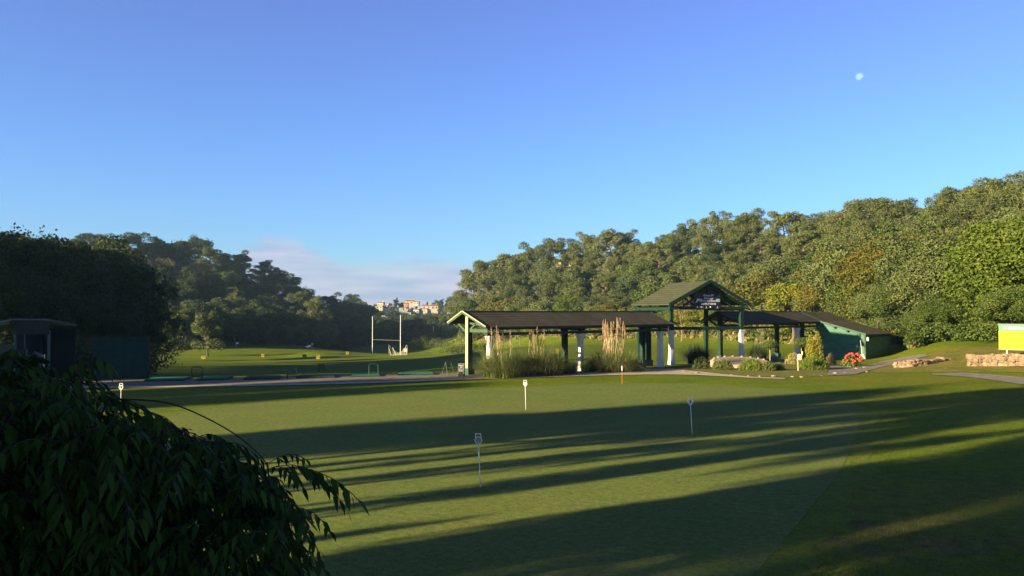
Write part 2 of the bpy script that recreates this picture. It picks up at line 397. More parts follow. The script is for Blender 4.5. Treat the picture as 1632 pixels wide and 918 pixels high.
drape('cart_path', band([(1484,596),(1530,594.5),(1580,597),(1632,602),(1690,608)], [(1484,598),(1530,600),(1580,606),(1632,614),(1690,622)]), .03, M_TAR, .5)
drape('grass_bank', smooth_closed(gpx([(1385,592),(1420,578),(1470,568),(1500,556),(1560,552.5),(1640,556),(1720,562),(1720,592),(1600,593),(1500,592.5),(1440,594)]), 3), .012, grass_mat('dry bank grass', (.13,.14,.022), (.19,.165,.045), (.24,.17,.07), fine=14, bump=.05, patch=.9), .6)
drape('garden_bed', band([(1085,584),(1110,573),(1160,567),(1240,570),(1310,572)], [(1075,587),(1112,591),(1152,595.5),(1205,599.5),(1260,601.5),(1320,599)]), .016, G_BED, .6)
M_EARTH = mat('shelter earth', (.16,.13,.09), .95, (.25,.2,.15), 2, bump=.015)

# ------------------------------------------------------------------ the shelters
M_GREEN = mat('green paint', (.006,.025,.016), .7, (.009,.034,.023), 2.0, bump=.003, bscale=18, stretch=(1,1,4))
M_GREEN_LIT = mat('sunlit green paint', (.035,.068,.043), .7, (.06,.098,.064), 3)  # green paint lightened for sunlit gable and shed edges, light put in the colour
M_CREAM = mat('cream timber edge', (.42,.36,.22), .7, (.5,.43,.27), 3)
M_WHITE = mat('white render', (.50,.47,.45), .8, (.62,.59,.56), 1.5, bump=.004, bscale=25)
M_ROOF = mat('brown bitumen shingles', (.052,.042,.024), .9, (.085,.068,.042), 1.2, bump=.01, bscale=30)
M_ROOFG = mat('green shingles', (.042,.048,.026), .9, (.065,.069,.037), 2.5, bump=.012, bscale=22)
AX = Vector((.7314, .6820)); RZ = math.atan2(AX.y, AX.x)
R0 = Vector((-2.2, 41.6))
def aw(t, wv, z=0): return (R0.x+AX.x*t+AX.y*wv, R0.y+AX.y*t-AX.x*wv, z)     # along, towards the front, up
def shingle(mb, x0, x1, ya, za, yb, zb, th_=.06, row=.32):
    """a roof slope as overlapping courses: ya/za eave, yb/zb ridge"""
    n = max(2, int(round(math.hypot(yb-ya, zb-za)/row)))
    for i in range(n):
        y0 = ya+(yb-ya)*i/n; y1 = ya+(yb-ya)*(i+1)/n; z0 = za+(zb-za)*i/n; z1 = za+(zb-za)*(i+1)/n
        mb.slab([(x0,y0,z0+.009),(x1,y0,z0+.009),(x1,y1,z1),(x0,y1,z1)] if y1 > y0 else [(x1,y0,z0+.009),(x0,y0,z0+.009),(x0,y1,z1),(x1,y1,z1)], th_)
def pillar(parent, x, y, top, z0, s=.135, ped=True, wide=1.0, edge=False):
    """dark green post made of two boards with a cream edge, on a pedestal"""
    p = MB(); p.box(x-s*.2, x+s*wide, y-s, y+s, z0, top); p.box(x-s*wide, x-s*.45, y-s*.8, y+s*.9, z0, top)
    o = p.build('post', M_GREEN, parent)
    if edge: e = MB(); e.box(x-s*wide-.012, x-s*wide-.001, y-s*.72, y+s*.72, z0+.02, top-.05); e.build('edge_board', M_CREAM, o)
    if ped:
        q = MB(); q.loft([(.205, z0-.4), (.205, z0+.33), (.18, z0+.36)], x, y); q.build('pedestal', mat('pedestal green', (.02,.062,.045), .7, (.03,.08,.06), 2), o)
def column(parent, x, y, z0, top=2.0, s=1.0):
    q = MB(); k = s
    q.loft([(.235*k, z0-.4), (.235*k, z0+.10), (.225*k, z0+.14), (.205*k, z0+.35), (.185*k, z0+.75), (.175*k, top-.45), (.185*k, top-.28), (.215*k, top-.15), (.255*k, top-.06), (.255*k, top)], x, y)
    o = q.build('column', M_WHITE, parent)
    return o
FRY = -1.79; BKY = 1.18; RIDGE = 3.2; FZ = 2.45; BZ = 2.62
def shelter(name, t0, posts, ends, cols, label, zg):
    root = empty(name, aw(t0, 0, 0), RZ, label, 'shelter')
    x0, x1 = ends[0]-t0, ends[1]-t0
    r = MB(); shingle(r, x0, x1, FRY, FZ, 0, RIDGE); shingle(r, x0, x1, BKY, BZ, 0, RIDGE)
    r.tube([(x0, 0, RIDGE+.01), (x1, 0, RIDGE+.01)], .045, 6)
    r.build('roof', M_ROOF, root)
    for t in posts: pillar(root, t-t0, 0, RIDGE-.12, zg(t), edge=(t == 0))  # cream edge on the sunlit post only; leaving it off imitates shade elsewhere
    for t in cols:
        column(root, t-t0, FRY+.27, zg(t), 2.0, .72); p = MB(); p.box(t-t0-.11, t-t0+.11, FRY+.17, FRY+.38, 2.0, 2.47); p.build('post', M_GREEN, root)
    b = MB(); b.box(x0+.25, x1-.25, FRY+.2, FRY+.34, 2.012, 2.16); b.build('beam', M_GREEN, root)
    b = MB(); b.box(x0+.15, x1-.15, -.06, .06, 3.0, 3.09); b.build('beam', M_GREEN, root)
    b = MB(); b.box(x0+.15, x1-.15, FRY+.05, FRY+.11, FZ-.15, FZ-.045); b.build('fascia', M_GREEN, root)
    # trusses at each post: tie beam, rafters, struts
    xs = [t-t0 for t in posts]
    for i, x in enumerate(xs):
        k = M_GREEN_LIT if (i == 0 and t0 < 5) else M_GREEN
        tr = MB(); tr.box(x-.05, x+.05, FRY+.28, -.13, 2.17, 2.34); tr.build('tie_beam', k, root)
        tr = MB(); tr.beam((x, FRY+.12, FZ-.02), (x, -.1, RIDGE-.16), .09, .12); tr.beam((x, BKY-.1, BZ-.04), (x, .1, RIDGE-.16), .09, .12); tr.build('rafter', k, root)
        tr = MB(); tr.beam((x, -.12, 2.62), (x, FRY+.55, 2.52), .08, .1); tr.beam((x, -.12, 2.3), (x, FRY+1.0, 2.74), .08, .1); tr.beam((x, .1, 2.12), (x, BKY-.28, 2.66), .08, .12); tr.build('strut', k, root)
    for xe, k in ((x0, M_GREEN_LIT if t0 < 5 else M_GREEN), (x1, M_GREEN)):
        e = MB(); s = -1 if xe == x0 else 1
        e.beam((xe+s*.025, FRY-.02, FZ-.03), (xe+s*.025, 0, RIDGE-.03), .03, .11); e.beam((xe+s*.025, BKY+.02, BZ-.03), (xe+s*.025, 0, RIDGE-.03), .03, .11)
        e.build('bargeboard', k, root)
        if t0 < 5 and xe == x0:
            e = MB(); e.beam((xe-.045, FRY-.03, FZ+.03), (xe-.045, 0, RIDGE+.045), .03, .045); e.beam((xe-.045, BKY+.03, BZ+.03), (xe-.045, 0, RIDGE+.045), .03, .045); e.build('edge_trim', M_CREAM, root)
    return root
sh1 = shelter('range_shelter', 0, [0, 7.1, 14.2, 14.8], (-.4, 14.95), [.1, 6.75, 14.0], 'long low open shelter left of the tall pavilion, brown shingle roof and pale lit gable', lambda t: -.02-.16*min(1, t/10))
sh2 = shelter('range_shelter', 22.8, [22.95, 30.75], (22.5, 34.4), [23.2, 31.0], 'low open shelter with dark brown roof between the tall pavilion and the green plank shed', lambda t: -.2-.12*min(1, max(0, t-23)/6))
sh1['group'] = sh2['group'] = 'low shelters of the driving range'

def shed():
    root = empty('shed', aw(34.4, 0, 0), RZ, 'green plank shed with a long sloping brown roof at the right end of the shelter', 'shed')
    L_ = 4.6; W0 = -5.2; zE = 1.75; zM = FZ; x0 = 0
    def roofz(y): return RIDGE-(RIDGE-zM)*(-y/1.79) if y > FRY else zM-(zM-1.50)*((-y-1.79)/(5.35-1.79))
    r = MB(); shingle(r, x0-.0, x0+L_+.3, FRY, FZ, 0, RIDGE); shingle(r, x0, x0+L_+.3, BKY, BZ, 0, RIDGE)
    shingle(r, x0-.25, x0+L_+.3, W0-.15, roofz(W0-.15), FRY, FZ)
    r.build('roof', M_ROOF, root)
    z0 = -.75
    planks = mat('horizontal green planks', (.022,.105,.065), .55, (.04,.15,.095), 1.5, bump=.003, bscale=20, stretch=(1,1,3))
    def plank_wall(xa, ya, xb, yb, topf, name, n=16):
        wmb = MB(); N_ = 24
        d = Vector((xb-xa, yb-ya, 0)).normalized(); nrm = Vector((d.y, -d.x, 0))
        for i in range(n):
            za = z0+i*.235; zb = za+.226
            # clip the plank under the roof slope, in short lengths
            prev = None; seg = []
            for j in range(N_+1):
                s = j/N_; x = xa+(xb-xa)*s; y = ya+(yb-ya)*s; t = min(zb, topf(y)-.07)
                seg.append((x, y, za, t))
            for a, b in zip(seg[:-1], seg[1:]):
                if a[3] <= za+.02 or b[3] <= za+.02: continue
                o = nrm*.022; q = nrm*.008
                wmb.add([(a[0]+o.x,a[1]+o.y,za),(b[0]+o.x,b[1]+o.y,za),(b[0]+q.x,b[1]+q.y,b[3]),(a[0]+q.x,a[1]+q.y,a[3]),
                         (a[0]-o.x,a[1]-o.y,za),(b[0]-o.x,b[1]-o.y,za),(b[0]-o.x,b[1]-o.y,b[3]),(a[0]-o.x,a[1]-o.y,a[3])],
                        [(0,1,2,3),(7,6,5,4),(0,4,5,1),(3,2,6,7)])
        return wmb.build(name, planks, root)
    plank_wall(x0, -1.35, x0, W0+.05, roofz, 'wall'); plank_wall(x0, W0+.05, x0+L_, W0+.05, roofz, 'wall')
    plank_wall(x0+L_, W0+.05, x0+L_, -1.35, roofz, 'wall'); plank_wall(x0+L_, -1.35, x0, -1.35, roofz, 'wall')
    for xx in (.3, 4.3): pillar(root, xx, 0, RIDGE-.1, -.35)
    e = MB(); e.beam((x0-.28, W0-.17, roofz(W0-.15)+.0), (x0-.28, FRY, FZ+.0), .04, .13); e.build('bargeboard', M_GREEN_LIT, root)
    e = MB(); e.box(x0-.05, x0+.05, W0-.02, W0+.10, z0, roofz(W0)-.08); e.build('corner_board', M_GREEN_LIT, root)
    e = MB(); e.box(x0-.06, x0-.03, W0+.34, W0+.46, z0, roofz(W0+.4)-.1); e.build('corner_board', M_GREEN, root)
    for y in (-2.9, -3.9):
        q = MB(); q.beam((x0-.22, y, roofz(y)-.17), (x0+.05, y, roofz(y)-.15), .16, .09); q.build('bracket', M_GREEN, root)
    e = MB(); e.tube([(x0+.05, W0-.13, roofz(W0)-.2), (x0+L_, W0-.13, roofz(W0)-.23)], .045, 6); e.build('gutter', M_GREEN, root)
    q = MB(); q.box(x0+.1, x0+.28, W0-.18, W0-.02, roofz(W0)-.52, roofz(W0)-.24); q.build('lamp', mat('pale plastic', (.5,.55,.5), .4), root)
shed()

def text_mesh(txt, size, name='lettering', align='CENTER', ext=.004, shear=0, bold=0):
    cu = bpy.data.curves.new('t', 'FONT'); cu.body = txt; cu.size = size; cu.align_x = align; cu.align_y = 'CENTER'; cu.extrude = ext; cu.shear = shear; cu.offset = bold
    o = bpy.data.objects.new('t', cu); C.objects.link(o); bpy.context.view_layer.update()
    me = bpy.data.meshes.new_from_object(o.evaluated_get(bpy.context.evaluated_depsgraph_get())); me.name = name
    bpy.data.objects.remove(o); bpy.data.curves.remove(cu); return me
def letter(txt, size, loc, m, parent, rz=0, shear=0, bold=0, rx=math.pi/2, name='lettering', ext=.004):
    me = text_mesh(txt, size, name, shear=shear, bold=bold, ext=ext); me.materials.clear(); me.materials.append(m)
    return meshobj(name, me, parent, loc, (rx, 0, rz))

def pavilion():
    W_, D_ = 5.55, 4.0
    rz = math.atan2(.375, .927)
    root = empty('entrance_pavilion', (10.35, 53.1, 0), rz, 'tall open green pavilion with shingled gable roof and a dark lettered sign under its apex', 'pavilion')
    zA, zE = 5.25, 3.69; ov = .42; f = -.45; bk = D_+.35; mid = W_/2
    r = MB()
    for (xa, xb) in ((-ov, mid), (W_+ov, mid)):
        n = 10
        for i in range(n):
            a = i/n; b = (i+1)/n; kick = lambda s: -.10*math.sin(math.pi*s)
            x0 = xa+(xb-xa)*a; x1 = xa+(xb-xa)*b; z0 = zE+(zA-zE)*a+kick(a)*.6; z1 = zE+(zA-zE)*b+kick(b)*.6
            pts = [(x0,f,z0+.02),(x0,bk,z0+.02),(x1,bk,z1),(x1,f,z1)]
            r.slab(pts if xa > xb else pts[::-1], .07)
    r.build('roof', M_ROOFG, root)
    for x in (0.0, W_):
        for y in (0.0, D_):
            p = MB()
            z0 = 2.0 if y == 0 else -.7
            p.box(x-.12, x-.03, y-.11, y+.11, z0, zE-.05); p.box(x+.03, x+.12, y-.11, y+.11, z0, zE-.05); p.box(x-.0299, x+.0299, y-.07, y+.07, z0+.1, zE-.2)
            p.build('post', M_GREEN, root)
        column(root, x, 0, -.12 if x == 0 else -.25, 2.0, .72)
    def bm_(name, *bx):
        b = MB()
        for q in bx: b.box(*q)
        return b.build(name, M_GREEN, root)
    bm_('beam', (-.2, W_+.2, -.16, -.122, 3.36, 3.56)); bm_('beam', (-.2, W_+.2, D_+.122, D_+.16, 3.36, 3.56))
    bm_('beam', (-.2, -.125, -.12, D_+.12, 3.3, 3.5)); bm_('beam', (W_+.125, W_+.2, -.12, D_+.12, 3.3, 3.5))
    bm_('beam', (.13, W_-.13, -.08, .08, 2.02, 2.22))
    g = MB()
    for s in (-1, 1):
        xe = mid+s*(mid+ov)
        g.beam((xe, f-.02, zE-.02), (mid, f-.02, zA-.02), .04, .2); 
    g.build('bargeboard', M_GREEN, root)
    for y in (-.1, D_):
        t = MB()
        for s in (-1, 1):
            t.beam((mid+s*(mid+.1), y, zE-.06), (mid, y, zA-.2), .1, .14); t.beam((mid+s*1.9, y, 3.56), (mid+s*.1, y, 4.75), .08, .1)
        t.beam((mid, y, 3.56), (mid, y, zA-.2), .1, .1)
        t.build('truss', M_GREEN, root)
    # sign
    sg = MB(); x0, x1, z0, z1 = 1.65, 3.72, 3.38, 4.42
    sg.box(x0, x1, -.22, -.18, z0, z1); sign = sg.build('signboard', mat('dark navy sign', (.012,.016,.028), .5), root)
    WT = mat('pale sign lettering', (.62,.60,.66), .6)
    cx = (x0+x1)/2+.08
    letter('Groupe JPV', .17, (cx, -.226, 4.28), WT, sign, bold=.004); letter('Nettoyage', .17, (cx, -.226, 4.10), WT, sign, bold=.004)
    letter("ZI Gal III L'Esterel", .17, (cx+.0, -.226, 3.93), WT, sign, bold=.004); letter('04 94 19 58 00', .19, (cx, -.226, 3.72), WT, sign, bold=.005)
    letter('JPV', .27, (x0+.32, -.226, 3.95), WT, sign, shear=.35, bold=.012)
    q = MB(); q.box(x1-.34, x1-.06, -.228, -.221, 3.86, 4.06); q.build('sign_panel', mat('pale teal panel', (.36,.48,.46), .6), sign)
    for i, x in enumerate((x0+.22, x0+.56, x0+.95, x0+1.26, x1-.24)):
        q = MB()
        if i == 1:
            for s in (-1, 1): q.beam((x+s*.13, -.225, 3.53), (x, -.225, 3.47), .01, .03, (0,1,0)); q.beam((x+s*.07, -.225, 3.5), (x, -.225, 3.55), .01, .025, (0,1,0))
        elif i == 3: q.loft([(.04, 3.49), (.05, 3.53), (.02, 3.56)], x, -.226, 6, 0)
        else:
            q.box(x-.02, x+.02, -.228, -.222, 3.47, 3.56); q.box(x-.035, x+.035, -.2285, -.2225, 3.515, 3.535)
            if i in (2, 4): q.box(x-.07, x+.07, -.228, -.222, 3.43, 3.445)
        q.build('emblem', WT, sign)
    # creeper hanging in the left of the gable
    P = np.array([.95, -.1, 3.72])+rng.normal(size=(260,3))*np.array([.28,.05,.16]); Nn = unit(rng.normal(size=(260,3))+[0,-.6,.6])
    me = npmesh('creeper', leaves(P, Nn, .09, .06), 4, mat('creeper leaves', (.06,.11,.04), .6, isl=.3)); meshobj('creeper', me, root)
pavilion()

# ------------------------------------------------------------------ trees
LM = {
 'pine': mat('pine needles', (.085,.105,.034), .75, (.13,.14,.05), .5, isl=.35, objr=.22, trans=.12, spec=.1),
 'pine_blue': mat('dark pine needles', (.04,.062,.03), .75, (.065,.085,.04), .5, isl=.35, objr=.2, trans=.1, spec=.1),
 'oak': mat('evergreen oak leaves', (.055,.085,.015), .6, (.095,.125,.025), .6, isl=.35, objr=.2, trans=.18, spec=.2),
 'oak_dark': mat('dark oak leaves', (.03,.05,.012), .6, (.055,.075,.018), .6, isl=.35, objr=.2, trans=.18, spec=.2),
 'olive': mat('grey green leaves', (.08,.105,.032), .6, (.125,.145,.045), .6, isl=.3, objr=.15, trans=.2, spec=.2),
 'yellow': mat('yellow green leaves', (.14,.175,.014), .6, (.20,.19,.02), .5, isl=.3, objr=.12, trans=.3, spec=.2),
 'russet': mat('russet tinged leaves', (.085,.105,.015), .6, (.14,.115,.022), .35, isl=.3, objr=.12, trans=.3, spec=.2),
 'fresh': mat('fresh green leaves', (.075,.115,.014), .6, (.12,.155,.02), .5, isl=.3, objr=.12, trans=.3, spec=.2)}
BARK_P = mat('pinkish pine bark', (.15,.095,.07), .9, (.24,.165,.125), 3, bump=.02, stretch=(1,1,.3))
BARK_O = mat('grey oak bark', (.075,.06,.045), .9, (.13,.105,.08), 3, bump=.02, stretch=(1,1,.3))
def curve_pts(a, b, sag, k=5, wob=.0):
    a = np.array(a, float); b = np.array(b, float); out = []
    for i in range(k):
        t = i/(k-1); p = a+(b-a)*t; p[2] += sag*math.sin(math.pi*t); p[:2] += rng.normal(size=2)*wob*math.sin(math.pi*t); out.append(p)
    return out
def make_oak(i, fine=1.0):
    g = np.random.default_rng(100+i); H = 8.0; rx = 2.5+g.random()*.8; sx_ = .8+.4*g.random()
    P = []; Nn = []
    nl = 38+i*3
    cents = []
    for k in range(nl):
        d = unit(g.normal(size=3)); d[2] = abs(d[2])*1.0-.25*g.random(); r = g.random()**.35
        c = np.array([d[0]*rx*r*.86*sx_, d[1]*rx*r*.86/sx_, 4.3+d[2]*2.9*r])+g.normal(size=3)*.28; cents.append(c)
        lr = .42+.62*g.random(); n = int(270*fine*(lr/.8)**2)
        dd = unit(g.normal(size=(n,3))+[0,0,.25]); rad = lr*(.75+.35*g.random(n))[:,None]
        P.append(c+dd*rad*[1.1,1.1,.8]); Nn.append(unit(dd*.9+g.normal(size=(n,3))*.55))
    for k in range(14):        # sprays that break the outline
        c = cents[g.integers(nl)]*np.array([1.18,1.18,1.1]); n = 70
        P.append(c+g.normal(size=(n,3))*[.35,.35,.4]); Nn.append(unit(g.normal(size=(n,3))))
    # skirt so the crown reaches low
    for k in range(9):
        a = g.random()*6.28; c = np.array([math.cos(a)*rx*.7, math.sin(a)*rx*.7, 1.6+g.random()*1.3]); n = 110
        dd = unit(g.normal(size=(n,3))); P.append(c+dd*.85); Nn.append(unit(dd+g.normal(size=(n,3))*.5))
    P = np.vstack(P); Nn = np.vstack(Nn)
    cr = npmesh('crown', leaves(P, Nn, (.19+.14*g.random(len(P)))/fine**.6, (.12+.08*g.random(len(P)))/fine**.6, g=g), 4, LM['oak'])
    t = MB(); t.tube(curve_pts((0,0,-1.2),(.1,.05,4.6),0,6,.1), [.24,.21,.18,.15,.12,.07], 8)
    for c in cents[:9]: t.tube(curve_pts((0,0,1.4+g.random()*1.6), c, .25), [.09,.07,.055,.04,.02], 5)
    tr = bpy.data.meshes.new('trunk'); tr.from_pydata(t.v, [], t.f); tr.materials.append(BARK_O)
    return cr, tr, 7.7, rx+.6
def make_pine(i):
    g = np.random.default_rng(200+i); lean = g.normal(size=2)*.6
    P = []; Nn = []; D = []; t = MB()
    top = np.array([lean[0], lean[1], 7.6]); tp = curve_pts((0,0,-1.5), top, 0, 8, .16)
    t.tube(tp, np.linspace(.24, .05, 8), 8)
    umb = (i % 2 == 0)
    nb = 20+2*(i % 3)
    for k in range(nb):
        s = min(.34+.65*(k/(nb-1.0))**.9, .99)
        b = np.array(tp[0])+(np.array(tp[-1])-tp[0])*s; a = k*2.4+g.random(); reach = (2.9*(1-abs(s-.68)*1.3) if umb else 2.5*(1.2-s*.8))*(.75+.45*g.random())
        e = b+np.array([math.cos(a)*reach, math.sin(a)*reach, .5+.9*g.random()-(.4 if s < .55 else 0)])
        t.tube(curve_pts(b, e, -.15, 5, .08), [.075,.06,.045,.03,.015], 5)
        for q in range(3):
            c = b+(e-b)*(.62+.2*q)+g.normal(size=3)*[.45,.45,.2]; c[2] += .12
            pr = .42+.45*g.random(); n = int(230*(pr/.7)**2)
            if q < 2: t.tube(curve_pts(b+(e-b)*.5, c, 0, 3), [.03,.02,.01], 4)
            dd = unit(g.normal(size=(n,3))+[0,0,.35]); P.append(c+dd*(pr*(.55+.5*g.random(n)))[:,None]*[1.1,1.1,.85])
            D.append(unit(dd+g.normal(size=(n,3))*.35+[0,0,.35])); Nn.append(unit(dd+g.normal(size=(n,3))*.8))
    for q in range(5):
        c = top+g.normal(size=3)*[.6,.6,.2]; n = 120; dd = unit(g.normal(size=(n,3))+[0,0,.4]); P.append(c+dd*(.7*(.6+.4*g.random(n)))[:,None]*[1.2,1.2,.75])
        D.append(unit(dd+[0,0,.4])); Nn.append(unit(dd+g.normal(size=(n,3))*.8))
    P = np.vstack(P); Nn = np.vstack(Nn); D = np.vstack(D)
    cr = npmesh('crown', leaves(P, Nn, .30+.2*g.random(len(P)), .06+.04*g.random(len(P)), D, g), 4, LM['pine'])
    tr = bpy.data.meshes.new('trunk'); tr.from_pydata(t.v, [], t.f); tr.materials.append(BARK_P)
    return cr, tr, 8.3, 3.0
def make_cypress(i):
    g = np.random.default_rng(300+i); n = 2600; z = g.random(n)*6.5+.3; rad = .75*np.sin(np.clip(z/7, 0, 1)*math.pi)**.55*(1-z/12); a = g.random(n)*6.28
    P = np.stack([np.cos(a)*rad*(.8+.3*g.random(n)), np.sin(a)*rad*(.8+.3*g.random(n)), z], 1); Nn = unit(np.stack([np.cos(a), np.sin(a), .3+0*a], 1)+g.normal(size=(n,3))*.4)
    cr = npmesh('crown', leaves(P, Nn, .3, .12, np.tile([0,0,1.], (n,1)), g), 4, LM['pine_blue'])
    t = MB(); t.tube([(0,0,-.8),(0,0,3)], [.12,.05], 6); tr = bpy.data.meshes.new('trunk'); tr.from_pydata(t.v, [], t.f); tr.materials.append(BARK_O)
    return cr, tr, 6.9, .7
KIND = {'fine': [make_oak(i+20, 1.7) for i in range(4)], 'oak': [make_oak(i) for i in range(5)], 'pine': [make_pine(i) for i in range(6)], 'cypress': [make_cypress(0)]}
NAMES = {'pine': ('pine_tree', 'umbrella pine'), 'pine_blue': ('pine_tree', 'dark pine'), 'oak': ('oak_tree', 'evergreen oak'), 'oak_dark': ('oak_tree', 'dark leafy oak'),
         'olive': ('leafy_tree', 'grey green leafy tree'), 'yellow': ('leafy_tree', 'bright yellow green tree'), 'russet': ('leafy_tree', 'russet tinged yellow tree'), 'fresh': ('leafy_tree', 'fresh green round tree'), 'cypress': ('cypress_tree', 'thin dark cypress')}
NT = [0]
def tree(kind, x, y, z, height, wf=1.0, label=None, group=None, name=None):
    shape = 'oak' if kind == 'pine_blue' and rng.random() < .55 else 'pine' if kind.startswith('pine') else 'cypress' if kind == 'cypress' else 'oak'
    if shape == 'oak' and 10 < y < 92: shape = 'fine'
    v = KIND[shape][int(rng.integers(len(KIND[shape])))]; s = height/v[2]; NT[0] += 1
    nm = name or NAMES[kind][0]
    root = empty(nm, (x, y, z), 0, label or NAMES[kind][1], 'tree', group)
    a = rng.random()*6.28; sc = (s*wf, s*wf, s)
    meshobj('crown', v[0], root, (0,0,0), (0,0,a), sc, LM['pine_blue' if kind == 'cypress' else kind]); meshobj('trunk', v[1], root, (0,0,0), (0,0,a), sc)
    return root
SKY_L = [(-60,380),(0,378),(60,372),(105,388),(150,377),(200,376),(300,376),(345,388),(365,404),(400,408),(425,428),(450,432),(475,452),(500,468),(530,472),(560,476),(620,480)]
SKY_R = [(738,482),(750,452),(762,436),(790,420),(810,408),(840,404),(870,388),(888,378),(905,396),(925,386),(950,372),(985,368),(1010,378),(1028,386),(1045,376),(1060,388),(1090,366),(1130,352),(1180,348),(1230,339),(1270,346),(1300,351),(1335,340),(1365,321),(1400,324),(1440,320),(1470,332),(1500,312),(1530,308),(1556,292),(1600,289),(1640,290),(1700,285)]
def where_l(px, d):
    a = 'on the left hill skyline' if d > 205 else 'high on the left hill' if d > 180 else 'halfway up the left hill' if d > 155 else 'low on the left hill'
    c = 'at the frame edge' if px < 110 else 'above the kiosk' if px < 190 else 'above the net screen' if px < 260 else 'above the range' if px < 420 else 'towards the valley'
    return f'{a} {c}'
def where_r(px, d, f):
    a = 'on the skyline' if f > .93 else 'in an upper row' if f > .6 else 'halfway up' if f > .25 else 'in the front row'
    c = 'left of the shelters' if px < 790 else 'above the long shelter' if px < 1000 else 'behind the tall pavilion' if px < 1190 else 'above the right shelter' if px < 1320 else 'above the plank shed' if px < 1440 else 'behind the yellow banner' if px > 1570 else 'right of the shed'
    return f'{a} {c}'
PLURAL = {'pine': 'umbrella pines', 'pine_blue': 'dark pines', 'oak': 'evergreen oaks', 'oak_dark': 'dark leafy trees', 'olive': 'grey green trees', 'yellow': 'bright yellow trees', 'russet': 'russet tinged trees', 'fresh': 'fresh green trees', 'cypress': 'thin dark cypresses'}
ZONES = {}
def put(kind, px, d, ytop=None, height=None, wf=1.0, where='', **k):
    x, y, z = at(px, d)
    if ytop is not None: height = zy(ytop, d)-z
    o = tree(kind, x, y, z, max(height, 1.5), wf, k.get('label'), k.get('group'), k.get('name'))
    if where and not k.get('label'): ZONES.setdefault((kind, where), []).append((px, o))
    return o
ORD = ['leftmost', 'second from left', 'third from left', 'fourth from left', 'fifth from left', 'sixth from left', 'seventh from left', 'eighth from left', 'ninth from left', 'tenth from left', 'eleventh from left', 'twelfth from left', 'thirteenth from left', 'fourteenth from left']
def name_zones():
    for (kind, where), l in ZONES.items():
        l.sort(key=lambda q: q[0]); n = len(l)
        for i, (px, o) in enumerate(l):
            if n == 1: o['label'] = f"{NAMES[kind][1]} standing {where}"
            else:
                w_ = 'rightmost' if i == n-1 else ORD[min(i, len(ORD)-1)]
                o['label'] = f"{w_} of the {PLURAL[kind]} {where}"; o['group'] = f"{PLURAL[kind]} {where}"
RIDGE_L = [(-60,205),(100,215),(300,228),(400,243),(450,250),(500,262),(560,300)]
FOOT_L = [(-60,150),(150,164),(250,168),(330,179),(400,186),(450,196),(500,212),(560,255)]
# left hill, ridge row
px = -45
while px < 575:
    d = lerp_poly(RIDGE_L, px)+rng.normal()*3; w_ = (6.0+rng.random()*4)*F/d*.72
    yt = lerp_poly(SKY_L, px)+rng.normal()*2.2+1
    if px > 340: yt += rng.random()*3
    if px > 430: w_ *= .7
    put('pine' if rng.random() < .35 else 'pine_blue', px, d, ytop=yt, wf=1.15+rng.random()*.3, where=where_l(px, d)); px += w_
# left hill, slope
d = 128
while d < 236:
    px = -50+rng.random()*30
    while px < 545:
        if d > lerp_poly(FOOT_L, px) and d < lerp_poly(RIDGE_L, px)-5:
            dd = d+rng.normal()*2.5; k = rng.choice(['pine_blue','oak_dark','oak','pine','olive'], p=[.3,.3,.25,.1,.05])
            x, y, z = at(px, dd); hmax = zy(lerp_poly(SKY_L, px)+9, dd)-z
            put(k, px, dd, height=min(6.5+rng.random()*3, hmax), wf=1.2+rng.random()*.25, where=where_l(px, dd))
        px += 9.2*F/d*(.8+.4*rng.random())
    d += 9.5
# left hill foot: dark wall of broadleaf trees along the range
px = 225
while px < 600:
    d = lerp_poly(FOOT_L+[(600,262)], px)+1+rng.random()*2
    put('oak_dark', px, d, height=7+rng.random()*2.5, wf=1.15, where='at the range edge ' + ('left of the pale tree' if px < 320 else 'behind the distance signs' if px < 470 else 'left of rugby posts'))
    px += 5.6*F/d
# distinctive trees of the left side
put('olive', 332, 150, ytop=499, wf=.95, label='lone pale brownish round tree in sun at the edge of the range')
put('fresh', 118, 74, ytop=476, wf=.8, label='small sunlit yellow green tree above the kiosk roof')
put('olive', 288, 168, ytop=492, wf=.9, label='pale green tree just left above the lone brownish tree')
put('olive', 477, 205, ytop=508, wf=1.3, label='pale wide tree lit by the sun, left of the rugby posts')
put('olive', 455, 201, ytop=514, wf=1.0, label='smaller pale tree touching the left of the wide lit tree')
put('olive', 522, 216, ytop=513, wf=1.4, label='pale bushy tree lit on top, nearest left of the rugby posts')
put('pine', 508, 214, ytop=483, wf=1.1, label='brownish rounded pine standing above the pale bushy trees')
put('pine', 478, 222, ytop=470, wf=.9, label='small flat topped pine on a bare trunk above the valley trees')
put('pine', 288, 226, ytop=398, wf=.9, label='grey brown pine standing out below the hill skyline')
put('olive', 372, 208, ytop=455, wf=.8, label='small light green tree alone on the dark slope')
# near dark oaks behind the kiosk
for px, d, yt in ((-50,62,395),(-5,66,384),(38,72,372),(70,70,367),(98,78,386),(128,82,392),(152,84,377),(180,90,402),(205,96,425),(228,102,455),(15,56,430),(60,58,440),(105,60,455),(150,66,470),(192,72,490),(222,80,505),(246,112,478),(262,128,494)):
    put('oak_dark', px, d, ytop=yt, wf=.85+.25*rng.random(), where='close behind the kiosk' if px < 110 else 'behind the dark net screen', label='tallest dark oak rising to the skyline above the kiosk' if px == 70 else None)
